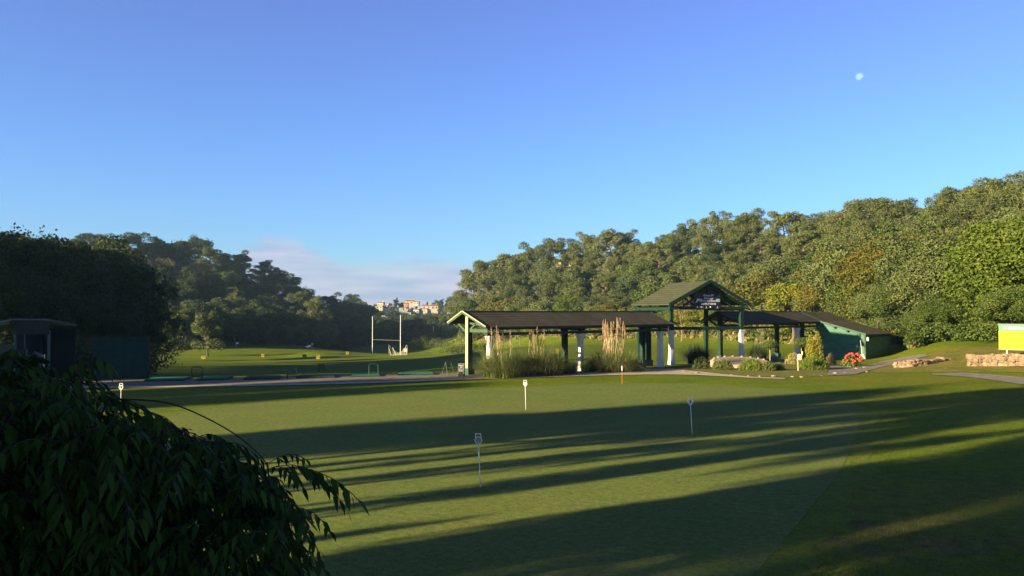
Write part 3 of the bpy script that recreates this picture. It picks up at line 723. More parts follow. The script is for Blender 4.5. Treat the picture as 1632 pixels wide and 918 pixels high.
# valley and village ridge
px = 545
while px < 760:
    for d, hh in ((262,6),(300,7),(345,7.5),(400,7)):
        if px > 712 and d < 300: continue
        q = px+rng.normal()*5; k = rng.choice(['olive','oak','oak_dark','pine_blue'], p=[.22,.28,.25,.25])
        d2 = d+rng.normal()*6; zz_ = at(q, d2)[2]; put(k, q, d2, height=max(3, min(hh+rng.random()*2.5, zy(502+4*rng.random(), d2)-zz_)), wf=1.5, where=('in the near valley ' if d < 320 else 'in the far valley ') + ('left of the rugby posts' if q < 592 else 'between the rugby posts' if q < 640 else 'right of the rugby posts'))
    px += 38
for px, yt in ((548,478),(566,476),(583,482),(597,485),(632,477),(639,480),(657,489),(664,488),(698,476),(704,479),(716,475),(722,478),(733,480),(741,474),(692,484),(589,484),(622,483),(675,497),(655,494)):
    d = 470+rng.random()*40
    put('pine_blue' if rng.random() < .7 else 'oak', px, d, ytop=yt+1, wf=1.0 if yt > 483 else .9, where='among the village houses, ' + ('left end' if px < 600 else 'middle' if px < 680 else 'right end'))
for px, yt in ((681,480),(721,473),(628,488)): put('cypress', px, 500, ytop=yt, wf=1.6, where='by the village houses')
for px in range(560, 745, 15):
    for d in (430, 452): put('oak' if rng.random() < .5 else 'oak_dark', px+rng.normal()*4, d, ytop=(494 if px < 650 else 499.5 if px < 702 else 498)+2.5*rng.random(), wf=1.35, where='below the village houses, '+('left end' if px < 620 else 'middle' if px < 690 else 'right end'))
# right hill
RIDGE_R = [(735,250),(780,228),(880,208),(1000,196),(1120,170),(1240,151),(1350,131),(1440,121),(1500,112),(1570,100),(1640,92),(1700,88)]
FOOT_R = [(735,215),(780,192),(880,170),(1000,152),(1120,130),(1240,106),(1350,84),(1420,72),(1480,63),(1570,61),(1700,60)]
px = 740
while px < 1690:
    d = lerp_poly(RIDGE_R, px)+rng.normal()*2; w_ = (4.6+rng.random()*2.5)*F/d*.72
    put('pine', px, d, ytop=lerp_poly(SKY_R, px)+rng.normal()*2.0+2, wf=1.05+rng.random()*.2, where=where_r(px, d, 1)); px += w_
nrow = 6
for r_ in range(nrow):
    px = 742+rng.random()*20
    while px < 1690:
        f0, r0 = lerp_poly(FOOT_R, px), lerp_poly(RIDGE_R, px); s = (r_+.5)/nrow; d = f0+(r0-f0)*s+rng.normal()*1.5
        x, y, z = at(px, d); hmax = zy(lerp_poly(SKY_R, px)+8, d)-z
        if px < 1200: k = rng.choice(['pine','oak','olive','pine_blue'], p=[.74,.12,.06,.08])
        else: k = rng.choice(['pine','oak','olive','russet'], p=[.35,.32,.25,.08]) if r_ < 4 else rng.choice(['pine','oak'], p=[.8,.2])
        put(k, px, d, height=min(6.2+rng.random()*3.2, hmax), wf=1.08+rng.random()*.2, where=where_r(px, d, s))
        px += 6.6*F/d*(.8+.4*rng.random())
FR = [ (752,205,478,'oak',1.2),(775,192,485,'oak',1.1),(800,180,470,'russet',1.),(822,176,482,'olive',1.),(845,172,488,'yellow',.8),(868,170,470,'olive',1.),(893,168,486,'fresh',1.),(918,166,470,'fresh',1.1),(945,162,476,'olive',1.),(972,158,484,'russet',1.2),(990,156,488,'yellow',1.2),(1015,152,486,'fresh',1.),(1040,148,492,'oak',1.),
 (1065,142,490,'oak',1.2),(1090,134,489,'yellow',1.3),(1112,130,484,'yellow',1.3),(1138,126,486,'yellow',1.2),(1162,122,482,'fresh',1.1),(1185,116,462,'russet',1.),(1212,108,430,'russet',1.05),(1240,104,468,'olive',1.),(1272,98,440,'yellow',1.05),(1300,94,462,'olive',1.),(1322,90,430,'russet',.95),(1340,92,398,'russet',1.05),(1368,86,380,'olive',1.05),
 (1395,82,388,'russet',1.),(1420,80,372,'russet',1.1),(1452,76,370,'russet',1.1),(1440,68,440,'oak',1.),(1468,66,420,'olive',1.05),(1400,74,455,'olive',1.),(1495,64,400,'olive',1.),(1520,63,385,'olive',1.1),(1545,62,405,'oak',1.05),(1572,62,392,'oak',1.1),(1600,58,360,'fresh',1.),(1625,57,345,'fresh',1.1),(1655,56,350,'fresh',1.1),(1612,53.5,455,'oak',1.3),(1650,52.5,450,'oak',1.3),(1500,60.5,470,'oak',1.2),(1475,62.5,490,'oak',1.2),(1535,60,480,'oak',1.2),(1570,59,470,'oak',1.1),(1450,66,500,'oak_dark',1.1)]
for px, d, yt, k, wf in FR: put(k, px, d, ytop=yt, wf=wf*1.15, where=where_r(px, d, 0))
def bare_tree(px, d, height):
    x, y, z = at(px, d); t = MB(); g = np.random.default_rng(int(px))
    def br(p, dr, L_, r, lv):
        q = p+dr*L_; t.tube([p, p+dr*L_*.5+g.normal(size=3)*L_*.04, q], [r, r*.8, r*.6], 5)
        if lv == 0: return
        for k in range(3): br(q, unit(dr+g.normal(size=3)*.5+[0,0,.1]), L_*.68, r*.55, lv-1)
    br(np.array([0,0,-.5]), np.array([.05,0,1.]), height*.3, .16, 4)
    o = t.build('bare_tree', BARK_P, None, (x, y, z)); tag(o, 'bare pale branched tree without leaves ' + ('left of the tall pavilion roof' if px < 1130 else 'above the yellow trees right of the tall pavilion'), 'tree')
bare_tree(1085, 128, 9.5); bare_tree(1262, 96, 9)
name_zones()
for o_ in bpy.data.objects:
    if 'label' in o_ and len(o_['label'].split()) > 16: print('LONG', o_['label'])

def scrub(name, region, n, size, m, lab, seed):
    g = np.random.default_rng(seed); P = []; Nn = []
    for k in range(n):
        px, d = region(g); x = (px-HX)/F*d; s = size*(.6+.8*g.random()); nl = 110
        dd = unit(g.normal(size=(nl,3))); dd[:,2] = abs(dd[:,2]); P.append(np.array([x, d, 0])+dd*s*[1.2,1.2,.9]*(.7+.4*g.random(nl))[:,None]); Nn.append(unit(dd+g.normal(size=(nl,3))*.6))
    P = np.vstack(P); Nn = np.vstack(Nn); P[:,2] += hz(P[:,0], P[:,1])
    o = meshobj(name, npmesh(name, leaves(P, Nn, .55, .36, g=g), 4, m)); tag(o, lab, 'undergrowth', kind='stuff')
def reg(foot, ridge, a, b, lo=0.0, hi=1.0):
    def f(g):
        px = a+(b-a)*g.random(); return px, lerp_poly(foot, px)*(1-(s := lo+(hi-lo)*g.random()))+lerp_poly(ridge, px)*s
    return f
scrub('undergrowth', reg(FOOT_R, RIDGE_R, 735, 1700), 750, 1.5, LM['oak'], 'low scrub between the trees of the sunlit right hill', 1)
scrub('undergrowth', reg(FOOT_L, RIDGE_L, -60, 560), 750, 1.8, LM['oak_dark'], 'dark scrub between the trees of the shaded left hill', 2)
scrub('undergrowth', reg([(540,258),(760,250)], [(540,470),(760,470)], 540, 760), 420, 2.2, LM['oak_dark'], 'dark scrub filling the valley below the village', 3)
scrub('undergrowth', reg(FOOT_R, [(p, q+4) for p, q in FOOT_R], 740, 1480, -.6, .6), 200, .8, mat('dry hedge leaves', (.14,.13,.035), .7, (.22,.17,.07), .4, isl=.3, trans=.2), 'dry yellowish low growth along the far edge of the range', 4)

# trees out of the frame on the sunny side: their shadows lie across the lawn
def shade(v0, u, height, rad, kind):
    x = .853*v0-.522*u; y = .522*v0+.853*u
    v = 4.0 if kind == 'oak' else 3.7
    o = tree(kind, x, y, h1(x, y), height, rad/(v*height/8.0), 'dark tree on the sunny side beyond the left of the lawn', 'trees beyond the left frame edge')
    return o
SHADE = [ # v0 (distance up-sun), u (across the shadows), height, crown radius, kind
 (-30, 20.4, 15.5, 2.2, 'oak'), (-34, 19.2, 16.5, 1.9, 'oak'), (-26, 20.0, 14.0, 2.3, 'oak'), (-20, 18.6, 9.0, .9, 'oak'),
 (-8, 15.9, 19.5, 2.2, 'pine'), (-7, 13.0, 18.5, 2.0, 'pine'), (-8, 14.5, 21, 1.7, 'pine'), (-9, 17.2, 20, 1.8, 'pine'),
 (-12, 13.3, 4.6, .25, 'oak'), (-14, 15.0, 6.0, .22, 'oak'), (-10, 11.3, 4.4, .25, 'oak'), (-12, 16.6, 5.6, .3, 'oak'),
 (-18, 9.1, 13.0, 1.9, 'oak'), (-13, 9.0, 10.0, 1.8, 'oak'), (-9, 9.8, 15, 1.7, 'pine'), (-24, 8.8, 15.0, 2.2, 'oak'), (-26, 7.1, 15.5, .55, 'pine'), (-15, 6.9, 8, .35, 'oak'),
 (-16, 4.2, 13.0, 3.0, 'oak'), (-14, 1.0, 11.0, 3.0, 'oak'), (-20, -3, 12, 3.0, 'oak'), (-9, 4.4, 7.5, 2.4, 'oak'), (-22, 4.4, 15, 2.8, 'oak'), (-12, 5.1, 11.0, 1.9, 'oak'), (-24, 5.0, 15.5, 2.5, 'oak'), (-18, 0, 14, 3, 'oak'),
 (-38, 31.2, 15.0, 2.8, 'oak'), (-36, 35.0, 14.5, 2.8, 'oak'), (-40, 39.5, 15.0, 3.0, 'oak')]
for s in SHADE: shade(*s)
for v0, u in ((-38,45),(-34,51),(-30,57),(-26,63),(-22,69),(-22,75),(-20,81),(-20,87),(-20,93),(-20,98.5)): shade(v0, u, 17.2, 3.9, 'oak')

# ------------------------------------------------------------------ village
def village():
    tile = mat('clay roof tiles', (.22,.09,.05), .85, (.32,.15,.09), 1.5); glass = mat('dark window', (.02,.025,.03), .2)
    shut = mat('blue grey shutters', (.16,.2,.24), .6)
    # x0, x1, top, bottom (picture), depth, wall colour, label
    H = [(568,575.5,483,489,500,(.62,.45,.38),'small pink house with red roof, leftmost of the village'),
         (599.5,611,486.8,491,478,(.66,.56,.42),'low cream wing below the yellowish two storey house'),
         (602.6,612.6,481.5,487,490,(.68,.62,.42),'yellowish two storey house left of the orange houses'),
         (613,618.8,486,493,480,(.62,.62,.64),'narrow white house right of the yellowish house'),
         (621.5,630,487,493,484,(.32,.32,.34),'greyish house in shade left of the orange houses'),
         (646.4,660.2,478.2,485,515,(.66,.44,.31),'large peach house with brown roof, highest of the village'),
         (641,650.6,482.4,489,500,(.66,.32,.14),'orange house just below the highest peach house'),
         (641.6,650.8,488.6,494,486,(.66,.45,.33),'low pale house beneath the orange house'),
         (660.2,668.2,480,484,512,(.6,.42,.34),'small house right of the highest peach house'),
         (672.4,687.4,485.6,492,492,(.68,.50,.44),'long pinkish house in the upper row at the village centre'),
         (687.2,698.2,485,495.5,488,(.68,.54,.44),'tall cream house with two windows right of the pinkish one'),
         (660,668.8,492,499,470,(.68,.6,.45),'cream house at the left of the lowest row'),
         (668.4,683.2,491.2,498.5,472,(.70,.58,.44),'wide cream house in the middle of the lowest row'),
         (712.6,726.2,488.4,497,455,(.72,.62,.48),'cream house at the right end touching the hillside'),
         (713,717,497,501.5,446,(.66,.56,.42),'small annex below the rightmost cream house'),
         (886,892,421,428,196,(.66,.5,.2),'ochre house half hidden by the pines of the right hill'),
         (899,910,424,431,199,(.62,.45,.38),'pinkish house with red roof among the right hill pines')]
    for k, (x0, x1, yt, yb, d, c, lab) in enumerate(H):
        g = np.random.default_rng(k); wd = (x1-x0)/F*d; dp = wd*.75; xc = ((x0+x1)/2-HX)/F*d; zb = zy(yb, d)-1.5; zt = zy(yt, d); he = zt-(zt-zy(yb, d))*.24
        rz = R(g.uniform(-22, 6)); root = empty('house', (xc, d, zb), rz, lab, 'house', 'houses of the hillside village'); h = he-zb; H2 = zt-zb
        c = tuple(v*.72 for v in c); m = mat('house wall %d' % k, c, .9, tuple(v*1.08 for v in c), .4)
        q = MB(); q.box(-wd/2, wd/2, -dp/2, dp/2, 0, h); q.build('wall', m, root)
        o = .35; r = MB(); r.add([(-wd/2-o,-dp/2-o,h+.003),(wd/2+o,-dp/2-o,h+.003),(wd/2+o,dp/2+o,h+.003),(-wd/2-o,dp/2+o,h+.003),(-wd/2-o+wd*.12,0,H2),(wd/2+o-wd*.12,0,H2)],[(0,1,5,4),(2,3,4,5),(1,2,5),(3,0,4),(3,2,1,0)])
        rf = r.build('roof', tile, root); q = MB(); q.box(wd*.2, wd*.2+.6, .1, .7, h, H2+.45); q.build('chimney', m, rf)
        nw = max(2, int(wd/2.2))
        for j in range(nw):
            x = -wd/2+wd*(j+.5)/nw; hh = min(1.2, h*.25)
            q = MB(); q.box(x-.45, x+.45, -dp/2-.06, -dp/2-.01, h-.5-hh, h-.5); f = q.build('window', shut, root)
            q = MB(); q.box(x-.3, x+.3, -dp/2-.075, -dp/2-.0605, h-.42-hh, h-.58); q.build('pane', glass, f)
    stone = mat('grey retaining concrete', (.10,.12,.13), .9, (.15,.165,.17), .3)
    for k, (a, b, lab) in enumerate((((636,490.5,476),(662,505,450),'long grey retaining wall slanting below the village houses'),((607,500.5,450),(619.5,506.5,440),'short grey retaining wall down left between the dark trees'),((559,491.5,470),(568,497,462),'pale grey wall at the left end below the village'))):
        pa = Vector(((a[0]-HX)/F*a[2], a[2], zy(a[1], a[2]))); pb = Vector(((b[0]-HX)/F*b[2], b[2], zy(b[1], b[2])))
        q = MB(); n = 4
        for i in range(n):
            u = pa.lerp(pb, i/n); v = pa.lerp(pb, (i+1)/n); q.add([(u.x,u.y,u.z-5),(v.x,v.y,u.z-5),(v.x,v.y,u.z),(u.x,u.y,u.z),(u.x,u.y+.6,u.z-5),(v.x,v.y+.6,u.z-5),(v.x,v.y+.6,u.z),(u.x,u.y+.6,u.z)],[(0,1,2,3),(7,6,5,4),(3,2,6,7),(0,3,7,4),(1,5,6,2)])
        tag(q.build('retaining_wall', stone), lab, 'wall')
village()

# ------------------------------------------------------------------ plants round the shelters
M_PAMP = mat('pampas blades', (.13,.175,.045), .6, (.24,.24,.10), 1.6, isl=.4, trans=.3)
M_PAMPD = mat('dark grass blades', (.05,.08,.035), .6, (.08,.11,.045), .8, isl=.3, trans=.2)
M_PLUME = mat('pampas plumes', (.50,.34,.22), .8, (.62,.46,.30), 4, isl=.2, trans=.25)
def blades(n, L0, L1, spread, g, wid=.014, up=1.0, base=.22):
    a = g.random(n)*2*math.pi; ln = L0+(L1-L0)*g.random(n); out = spread*(.1+.9*g.random(n)**.75); rb = base*np.sqrt(g.random(n)); ab = g.random(n)*6.28
    bx, by = np.cos(ab)*rb, np.sin(ab)*rb; Q = []; prev = None; K = 6
    dx, dy = np.cos(a), np.sin(a)
    for k in range(K):
        t = k/(K-1); r = out*ln*(.30*t+.62*t*t); z = ln*up*(t*(1-.18*out)-.50*out*t**2.6); w_ = wid*(1-t*.88); P = np.stack([bx+dx*r, by+dy*r, np.maximum(z, -.05)], 1); s = np.stack([-dy*w_, dx*w_, 0*dx], 1)
        cur = (P-s, P+s)
        if prev: Q.append(np.stack([prev[0], prev[1], cur[1], cur[0]], 1))
        prev = cur
    return np.stack(Q, 1).reshape(-1, 3)
def plume_mesh(seed, L_=.55, w_=.05):
    g = np.random.default_rng(seed); n = 150; t = g.random(n); P = np.stack([g.normal(size=n)*w_*.35*np.sin(math.pi*(t*.9+.1)), g.normal(size=n)*w_*.35*np.sin(math.pi*(t*.9+.1)), t*L_], 1)
    D = unit(g.normal(size=(n,3))*.35+[0,0,1.]); return npmesh('plume', leaves(P, unit(g.normal(size=(n,3))), .10, .022, D, g), 4, M_PLUME)
PL = [plume_mesh(i, .5+.1*i) for i in range(3)]
def pampas(px, d, h, rad, nb, plumes, ztip, lab, m=M_PAMP, seed=1, spr=(0,.45)):
    g = np.random.default_rng(seed); x, y, z = at(px, d); root = empty('pampas_grass', (x, y, z), 0, lab, 'ornamental grass')
    me = npmesh('foliage', blades(nb, h*.45, h*1.42, min(1.5, rad/h*1.3), g, .014, 1.0, rad*.72), 4, m); meshobj('foliage', me, root)
    for k in range(plumes):
        a = g.random()*6.28; r = rad*spr[1]*math.sqrt(g.random()); lx = spr[0]+math.cos(a)*r; ly = math.sin(a)*r; top = ztip-z-g.random()**1.3*.55; lean = g.normal(size=2)*.06
        p = meshobj('plume', PL[k % 3], root, (lx+lean[0]*(top-.5), ly+lean[1]*(top-.5), top-.5), (g.normal()*.05, g.normal()*.05, 0))
        q = MB(); q.tube([(lx*.6, ly*.6, h*.3), (lx, ly, h*.8), (lx+lean[0]*(top-.5), ly+lean[1]*(top-.5), top-.45)], .009, 4); q.build('stem', M_PLUME, root)
    return root
pampas(800, 40.0, 1.4, 1.25, 4200, 10, 2.45, 'leftmost big pampas clump with a few pink plumes under the shelter end', seed=1, spr=(-.05,.5))
pampas(866, 41.5, 1.4, 1.3, 4600, 9, 2.3, 'drooping pampas clump with thin pale plumes in the middle of the shelter front', seed=2, spr=(-.25,.4))
pampas(835, 40.9, 1.15, .95, 2200, 0, 2, 'low grass tuft between the two left pampas clumps', seed=3)
pampas(977, 44.2, 1.3, 1.4, 4500, 30, 2.72, 'pampas clump right of the middle column with a dense fan of bright plumes', seed=4, spr=(.05,.45))
pampas(940, 44.4, .85, .65, 900, 0, 2, 'low dark tuft at the foot of the middle white column', M_PAMPD, seed=5)
pampas(1012, 44.9, .8, .7, 900, 0, 2, 'low tuft at the right side of the bright plumed pampas', M_PAMPD, seed=6)
pampas(906, 42.4, .75, .5, 700, 0, 2, 'dark low tuft against the second dark post', M_PAMPD, seed=7)
pampas(1108, 54.5, 1.3, 1.0, 2400, 0, 2, 'dark arching grass clump right of the white double column', M_PAMPD, seed=8)
pampas(1207, 59, 1.2, .8, 1100, 0, 2, 'dark spiky grass clump behind the round stone platform', M_PAMPD, seed=9)
M_LAV = mat('lavender leaves', (.085,.115,.025), .7, (.14,.16,.04), 2, isl=.3, trans=.15)
M_LAVB = mat('bright bush leaves', (.10,.15,.02), .7, (.16,.20,.03), 2, isl=.3, trans=.2)
def spiky_bush(px, d, w_, h, lab, m, seed, n=1500, name='lavender_bush', cat='bush', dark=None):
    g = np.random.default_rng(seed); x, y, z = at(px, d); dd = unit(g.normal(size=(n,3))); dd[:,2] = abs(dd[:,2]); P = dd*np.array([w_/2, w_/2, h*.85])*(.35+.65*g.random(n)**.5)[:,None]
    D = unit(dd*[.7,.7,.9]+[0,0,.55]); me = npmesh('foliage', leaves(P, unit(g.normal(size=(n,3))), .16, .03, D, g), 4, m)
    root = empty(name, (x, y, z), 0, lab, cat); meshobj('foliage', me, root)
    q = MB()
    for k in range(6): a = g.random()*6.28; q.tube([(0,0,-.1),(math.cos(a)*w_*.15, math.sin(a)*w_*.15, h*.4)], .012, 4)
    q.build('stem', BARK_O, root); return root
spiky_bush(1117, 47.5, 1.05, .85, 'grey green bush left of the round stone platform', M_LAV, 11)
spiky_bush(1151, 46.3, 1.25, .68, 'low round bush in front of the left edge of the stone platform', M_LAV, 12)
spiky_bush(1197, 45.3, 1.45, .78, 'bright round bush in front of the stone platform', M_LAVB, 13, 2200)
spiky_bush(1223, 44.9, .85, .6, 'small bush touching the right of the bright round bush', M_LAV, 14)
spiky_bush(1240, 45.4, .7, .5, 'smallest low bush right of the three before the platform', M_LAV, 15)
spiky_bush(1296, 46.3, 1.75, .92, 'large bright green bush in front of the yellow shrub', M_LAVB, 16, 3000)
spiky_bush(1234, 56.5, .7, .75, 'blue green spiky plant at the foot of the dark post', mat('blue green leaves', (.10,.18,.17), .7, (.16,.25,.23), 2, isl=.3), 17, 500, 'blue_plant')
spiky_bush(1323, 51.5, .7, .9, 'thin reddish green rose bush before the lit shed wall', mat('rose leaves', (.09,.12,.03), .7, (.22,.11,.05), 6, isl=.3), 18, 500, 'rose_bush')
spiky_bush(1264, 53.0, 1.2, .9, 'yellowish flowering bush behind the cream nesting box', mat('yellow flowering leaves', (.16,.16,.03), .7, (.4,.33,.14), 9, isl=.3), 19, 700, 'flowering_bush')
def roses():
    g = np.random.default_rng(21); x, y, z = at(1355, 48.8); root = empty('rose_bush', (x, y, z), 0, 'rose bush covered in red flowers at the corner of the shed', 'bush')
    n = 900; dd = unit(g.normal(size=(n,3))); dd[:,2] = abs(dd[:,2]); P = dd*[.62,.55,.8]*(.3+.7*g.random(n))[:,None]
    meshobj('foliage', npmesh('foliage', leaves(P, unit(dd+g.normal(size=(n,3))*.6), .11, .06, g=g), 4, mat('rose foliage', (.06,.10,.025), .6, (.11,.14,.04), 5, isl=.3)), root)
    red = mat('red petals', (.55,.03,.02), .5, (.75,.10,.04), 4, isl=.2); me = []
    for v in range(2):
        n = 22; dd = unit(g.normal(size=(n,3))+[0,0,.5]); me.append(npmesh('flower', leaves(dd*.045, dd, .08, .07, g=g), 4, red))
    for k in range(38):
        a = g.random()*6.28; e = g.random()*.9+.25; r = np.array([math.cos(a)*math.cos(e)*.62+.12, math.sin(a)*math.cos(e)*.5-.08, math.sin(e)*.85+.05]); meshobj('flower', me[k % 2], root, r)
    q = MB()
    for k in range(6): a = g.random()*6.28; q.tube([(0,0,-.1),(math.cos(a)*.25, math.sin(a)*.25, .5)], .012, 4)
    q.build('stem', BARK_O, root)
roses()
def yellow_shrub():
    g = np.random.default_rng(22); x, y, z = at(1296, 50.0); root = empty('conifer_shrub', (x, y, z), 0, 'golden yellow feathery shrub standing before the shaded shed wall', 'shrub')
    n = 3000; zz = g.random(n)*2.0; lobe = g.integers(0, 3, n); cx = np.array([-.22,.25,.0])[lobe]; top = np.array([1.75,2.05,1.5])[lobe]; zz = g.random(n)*top
    r = .42*np.sqrt(np.clip(1-zz/top, .02, 1))*(.4+.6*g.random(n)); a = g.random(n)*6.28; P = np.stack([cx+np.cos(a)*r, np.sin(a)*r, zz+.1], 1)
    D = unit(np.stack([np.cos(a)*.6, np.sin(a)*.6, .8+0*a], 1)+g.normal(size=(n,3))*.3)
    meshobj('foliage', npmesh('foliage', leaves(P, unit(g.normal(size=(n,3))), .15, .04, D, g), 4, mat('golden foliage', (.22,.21,.02), .7, (.30,.27,.04), 3, isl=.3, trans=.25)), root)
    q = MB(); q.tube([(0,0,-.2),(0,0,1.0)], [.05,.02], 6); q.build('trunk', BARK_O, root)
yellow_shrub()
def standard_tree(px, d, stem, rad, lab, seed):
    g = np.random.default_rng(seed); x, y, z = at(px, d); root = empty('standard_tree', (x, y, z), 0, lab, 'small tree')
    n = 1100; dd = unit(g.normal(size=(n,3))); P = dd*[rad,rad,rad*.62]*(.5+.55*g.random(n))[:,None]+[0,0,stem+rad*.5]
    meshobj('crown', npmesh('crown', leaves(P, unit(dd+g.normal(size=(n,3))*.6), .10, .05, g=g), 4, LM['oak']), root)
    q = MB(); q.tube([(0,0,-.2),(.02,0,stem*.5),(0,.01,stem+.3)], [.03,.025,.02], 6); q.build('trunk', mat('pale young bark', (.42,.36,.2), .8), root)
standard_tree(1226, 54.5, .95, .55, 'little standard tree with a flat round head on a pale stem', 31)
standard_tree(1276, 56.5, 1.05, .6, 'little round headed tree left of the golden shrub', 32)
def pile(name, lab, cat, px, d, n, s, seed, m=LM['oak_dark'], h=1.0, group=None):
    g = np.random.default_rng(seed); x, y, z = at(px, d); dd = unit(g.normal(size=(n,3))); dd[:,2] = abs(dd[:,2]); lob = g.normal(size=(9,3))*[s*.5,s*.4,s*.18*h]; c = lob[g.integers(0, 9, n)]; c[:,2] = abs(c[:,2])
    P = c+dd*[s*.55,s*.55,s*.5*h]*(.6+.45*g.random(n))[:,None]; root = empty(name, (x, y, z), 0, lab, cat, group)
    meshobj('foliage', npmesh('foliage', leaves(P, unit(dd+g.normal(size=(n,3))*.6), .22, .13, g=g), 4, m), root)
    q = MB(); q.tube([(0,0,-.3),(0,0,s*.5)], .05, 5); q.build('stem', BARK_O, root)
pile('hedge_bush', 'dark leafy bush in the shade against the right end of the shed', 'bush', 1452, 66, 1500, 1.7, 41)
for i, (px, d, s, lab) in enumerate(((1470,60.5,1.3,'low dark bush at the top of the grass bank'),(1505,59.5,1.4,'left bush under the tall trees on the grass bank'),(1545,58,1.5,'middle bush under the tall trees on the grass bank'),(1588,56.5,1.4,'dark bush just behind the yellow banner'),(1630,55,2.3,'rightmost bush behind the yellow banner'))):
    pile('hedge_bush', lab, 'bush', px, d, 1600, s, 50+i, LM['oak'], 1.3)
for i, (px, d, s) in enumerate(((20,54,2.0),(60,55,2.2),(100,56,2.2),(135,58,2.4),(165,60,2.4),(195,64,2.6),(222,68,2.8),(-20,52,2.2),(180,52,1.8),(215,56,1.8),(118,50,1.8))):
    rk = sorted([20,60,100,135,165,195,222,-20,180,215,118]).index(px)
    pile('hedge_bush', ('leftmost' if rk == 0 else 'rightmost' if rk == 10 else ORD[rk])+' of the dark bushes in the thicket behind the kiosk', 'bush', px, d, 1500, s, 70+i, LM['oak_dark'], 1.5, 'bushes in the thicket behind the kiosk')
for i, (px, d, s, k, lab) in enumerate(((742,150,2.2,'oak','large rounded bush on the rough slope left of the shelter gable'),(722,165,1.9,'olive','bush seen through the shelter gable on the rough slope'),(762,148,1.7,'fresh','bright bush on the rough slope behind the first post'),(695,215,2.2,'olive','pale bush right of the rugby posts'),(672,222,2.6,'fresh','yellow green bush right behind the right rugby post'),(655,225,2.2,'olive','pale bush behind the right rugby post'))):
    pile('range_bush', lab, 'bush', px, d, 1800, s, 90+i, LM[k], 1.6)

# ------------------------------------------------------------------ stone things
M_STONE = mat('pinkish stone', (.24,.17,.12), .85, (.38,.28,.2), 1.8, bump=.02, bscale=12)
def platform():
    x, y, z = at(1178, 49.3); root = empty('stone_platform', (x, y, z-.05), 0, 'low round pink stone platform with a worn sandy centre', 'stone platform')
    root.rotation_euler = (R(5.5), 0, 0); g = np.random.default_rng(5); n = 26; R_ = 1.72
    q = MB(); prof = []
    for k in range(n):
        a = 2*math.pi*k/n; prof.append((math.cos(a)*R_*(1+g.normal()*.018), math.sin(a)*R_*(1+g.normal()*.018)))
    rings = [(1.0,-.35),(1.0,.40),(.97,.44),(.66,.45),(.64,.44)]
    v = []; 
    for s_, zz in rings: v += [(p[0]*s_, p[1]*s_, zz+g.normal()*.006) for p in prof]
    f = [(i*n+j, i*n+(j+1)%n, (i+1)*n+(j+1)%n, (i+1)*n+j) for i in range(len(rings)-1) for j in range(n)]
    q.add(v, f); q.build('rim', mat('pink slab', (.27,.19,.17), .85, (.38,.28,.255), 2.2, bump=.012, bscale=14), root)
    q = MB(); q.add([(p[0]*.65, p[1]*.65, .442) for p in prof], [tuple(range(n))]); q.build('centre', mat('sandy centre', (.17,.13,.085), .95, (.25,.2,.13), 3, bump=.02), root)
    for k in range(9):
        a = 2*math.pi*(k+.5)/18; 
        q = MB(); q.loft([(.07,.40),(.075,.48),(.05,.52)], math.cos(a)*R_*.9, math.sin(a)*R_*.9, 6, 0); q.build('rim_stone', M_STONE, root)
    for k in range(14):   # rough stones of the base on the visible side
        a = math.pi+math.pi*k/13; q = MB(); w_ = .2
        q.loft([(w_*.8,-.3),(w_,-.1),(w_*.95,.2),(w_*.7,.36)], math.cos(a)*R_*.94, math.sin(a)*R_*.94, 6, g.random()); q.build('base_stone', M_STONE, root)
platform()
def lump(q, c, d, nrm, a, b, h, g):
    idx = {}; v = []
    for i in (-1, 0, 1):
        for j in (-1, 0, 1):
            for k in (-1, 0, 1):
                if i == j == k == 0: continue
                n_ = abs(i)+abs(j)+abs(k); f = {1: 1.03, 2: .95, 3: .80}[n_]+g.normal()*.08
                idx[(i,j,k)] = len(v); v.append(c+d*(i*a*f)+nrm*(j*b*f)+Vector((0,0,k*h*f)))
    fs = []
    for ax in range(3):
        for sg in (-1, 1):
            for p in (-1, 0):
                for r in (-1, 0):
                    def key(u, w_): l = [u, w_]; l.insert(ax, sg); return idx[tuple(l)]
                    f = [key(p,r), key(p+1,r), key(p+1,r+1), key(p,r+1)]; fs.append(tuple(f if (sg > 0) != (ax == 1) else f[::-1]))
    q.add(v, fs)
def stone_wall(pts, h, lab, seed, name='stone_wall'):
    """dry wall of rough blocks between ground points (px, depth, height factor)"""
    g = np.random.default_rng(seed); q = MB()
    P = [(Vector(at(a, b)), f) for a, b, f in pts]
    for (pa, fa), (pb, fb) in zip(P[:-1], P[1:]):
        L_ = (pb-pa).length; d = (pb-pa)/L_; nrm = Vector((d.y, -d.x, 0)).normalized(); s = 0.0
        cols = 0
        zc = -.12
        while zc < h:
            bh = .10+.14*g.random(); s = -.15*g.random()
            while s < L_:
                w_ = .16+.36*g.random(); fr = min(max((s+w_/2)/L_, 0), 1); hh = h*(fa+(fb-fa)*fr)
                if zc+bh*.5 < hh: lump(q, pa.lerp(pb, fr)+nrm*g.normal()*.025+Vector((0,0,zc+bh/2+g.normal()*.015)), d, nrm, w_*.53, .18+.05*g.random(), bh*(.5+.14*g.random()), g)
                s += w_*.93
            zc += bh*.9
    o = q.build(name, mat('rough pink field stone', (.18,.115,.075), .9, (.34,.23,.16), 3.1, bump=.03, bscale=9, isl=.25)); return tag(o, lab, 'stone wall')
stone_wall([(1543,44.6,.85),(1580,44.2,1),(1632,43.6,.95),(1700,42.6,1)], .62, 'long low wall of rough pink stones below the yellow banner', 1)
stone_wall([(1424,46.4,.7),(1450,46.0,1),(1470,46.3,.6),(1500,47.2,.25),(1512,47.8,.1)], .42, 'short tapering row of pink stones on the grass bank left of the long wall', 2)
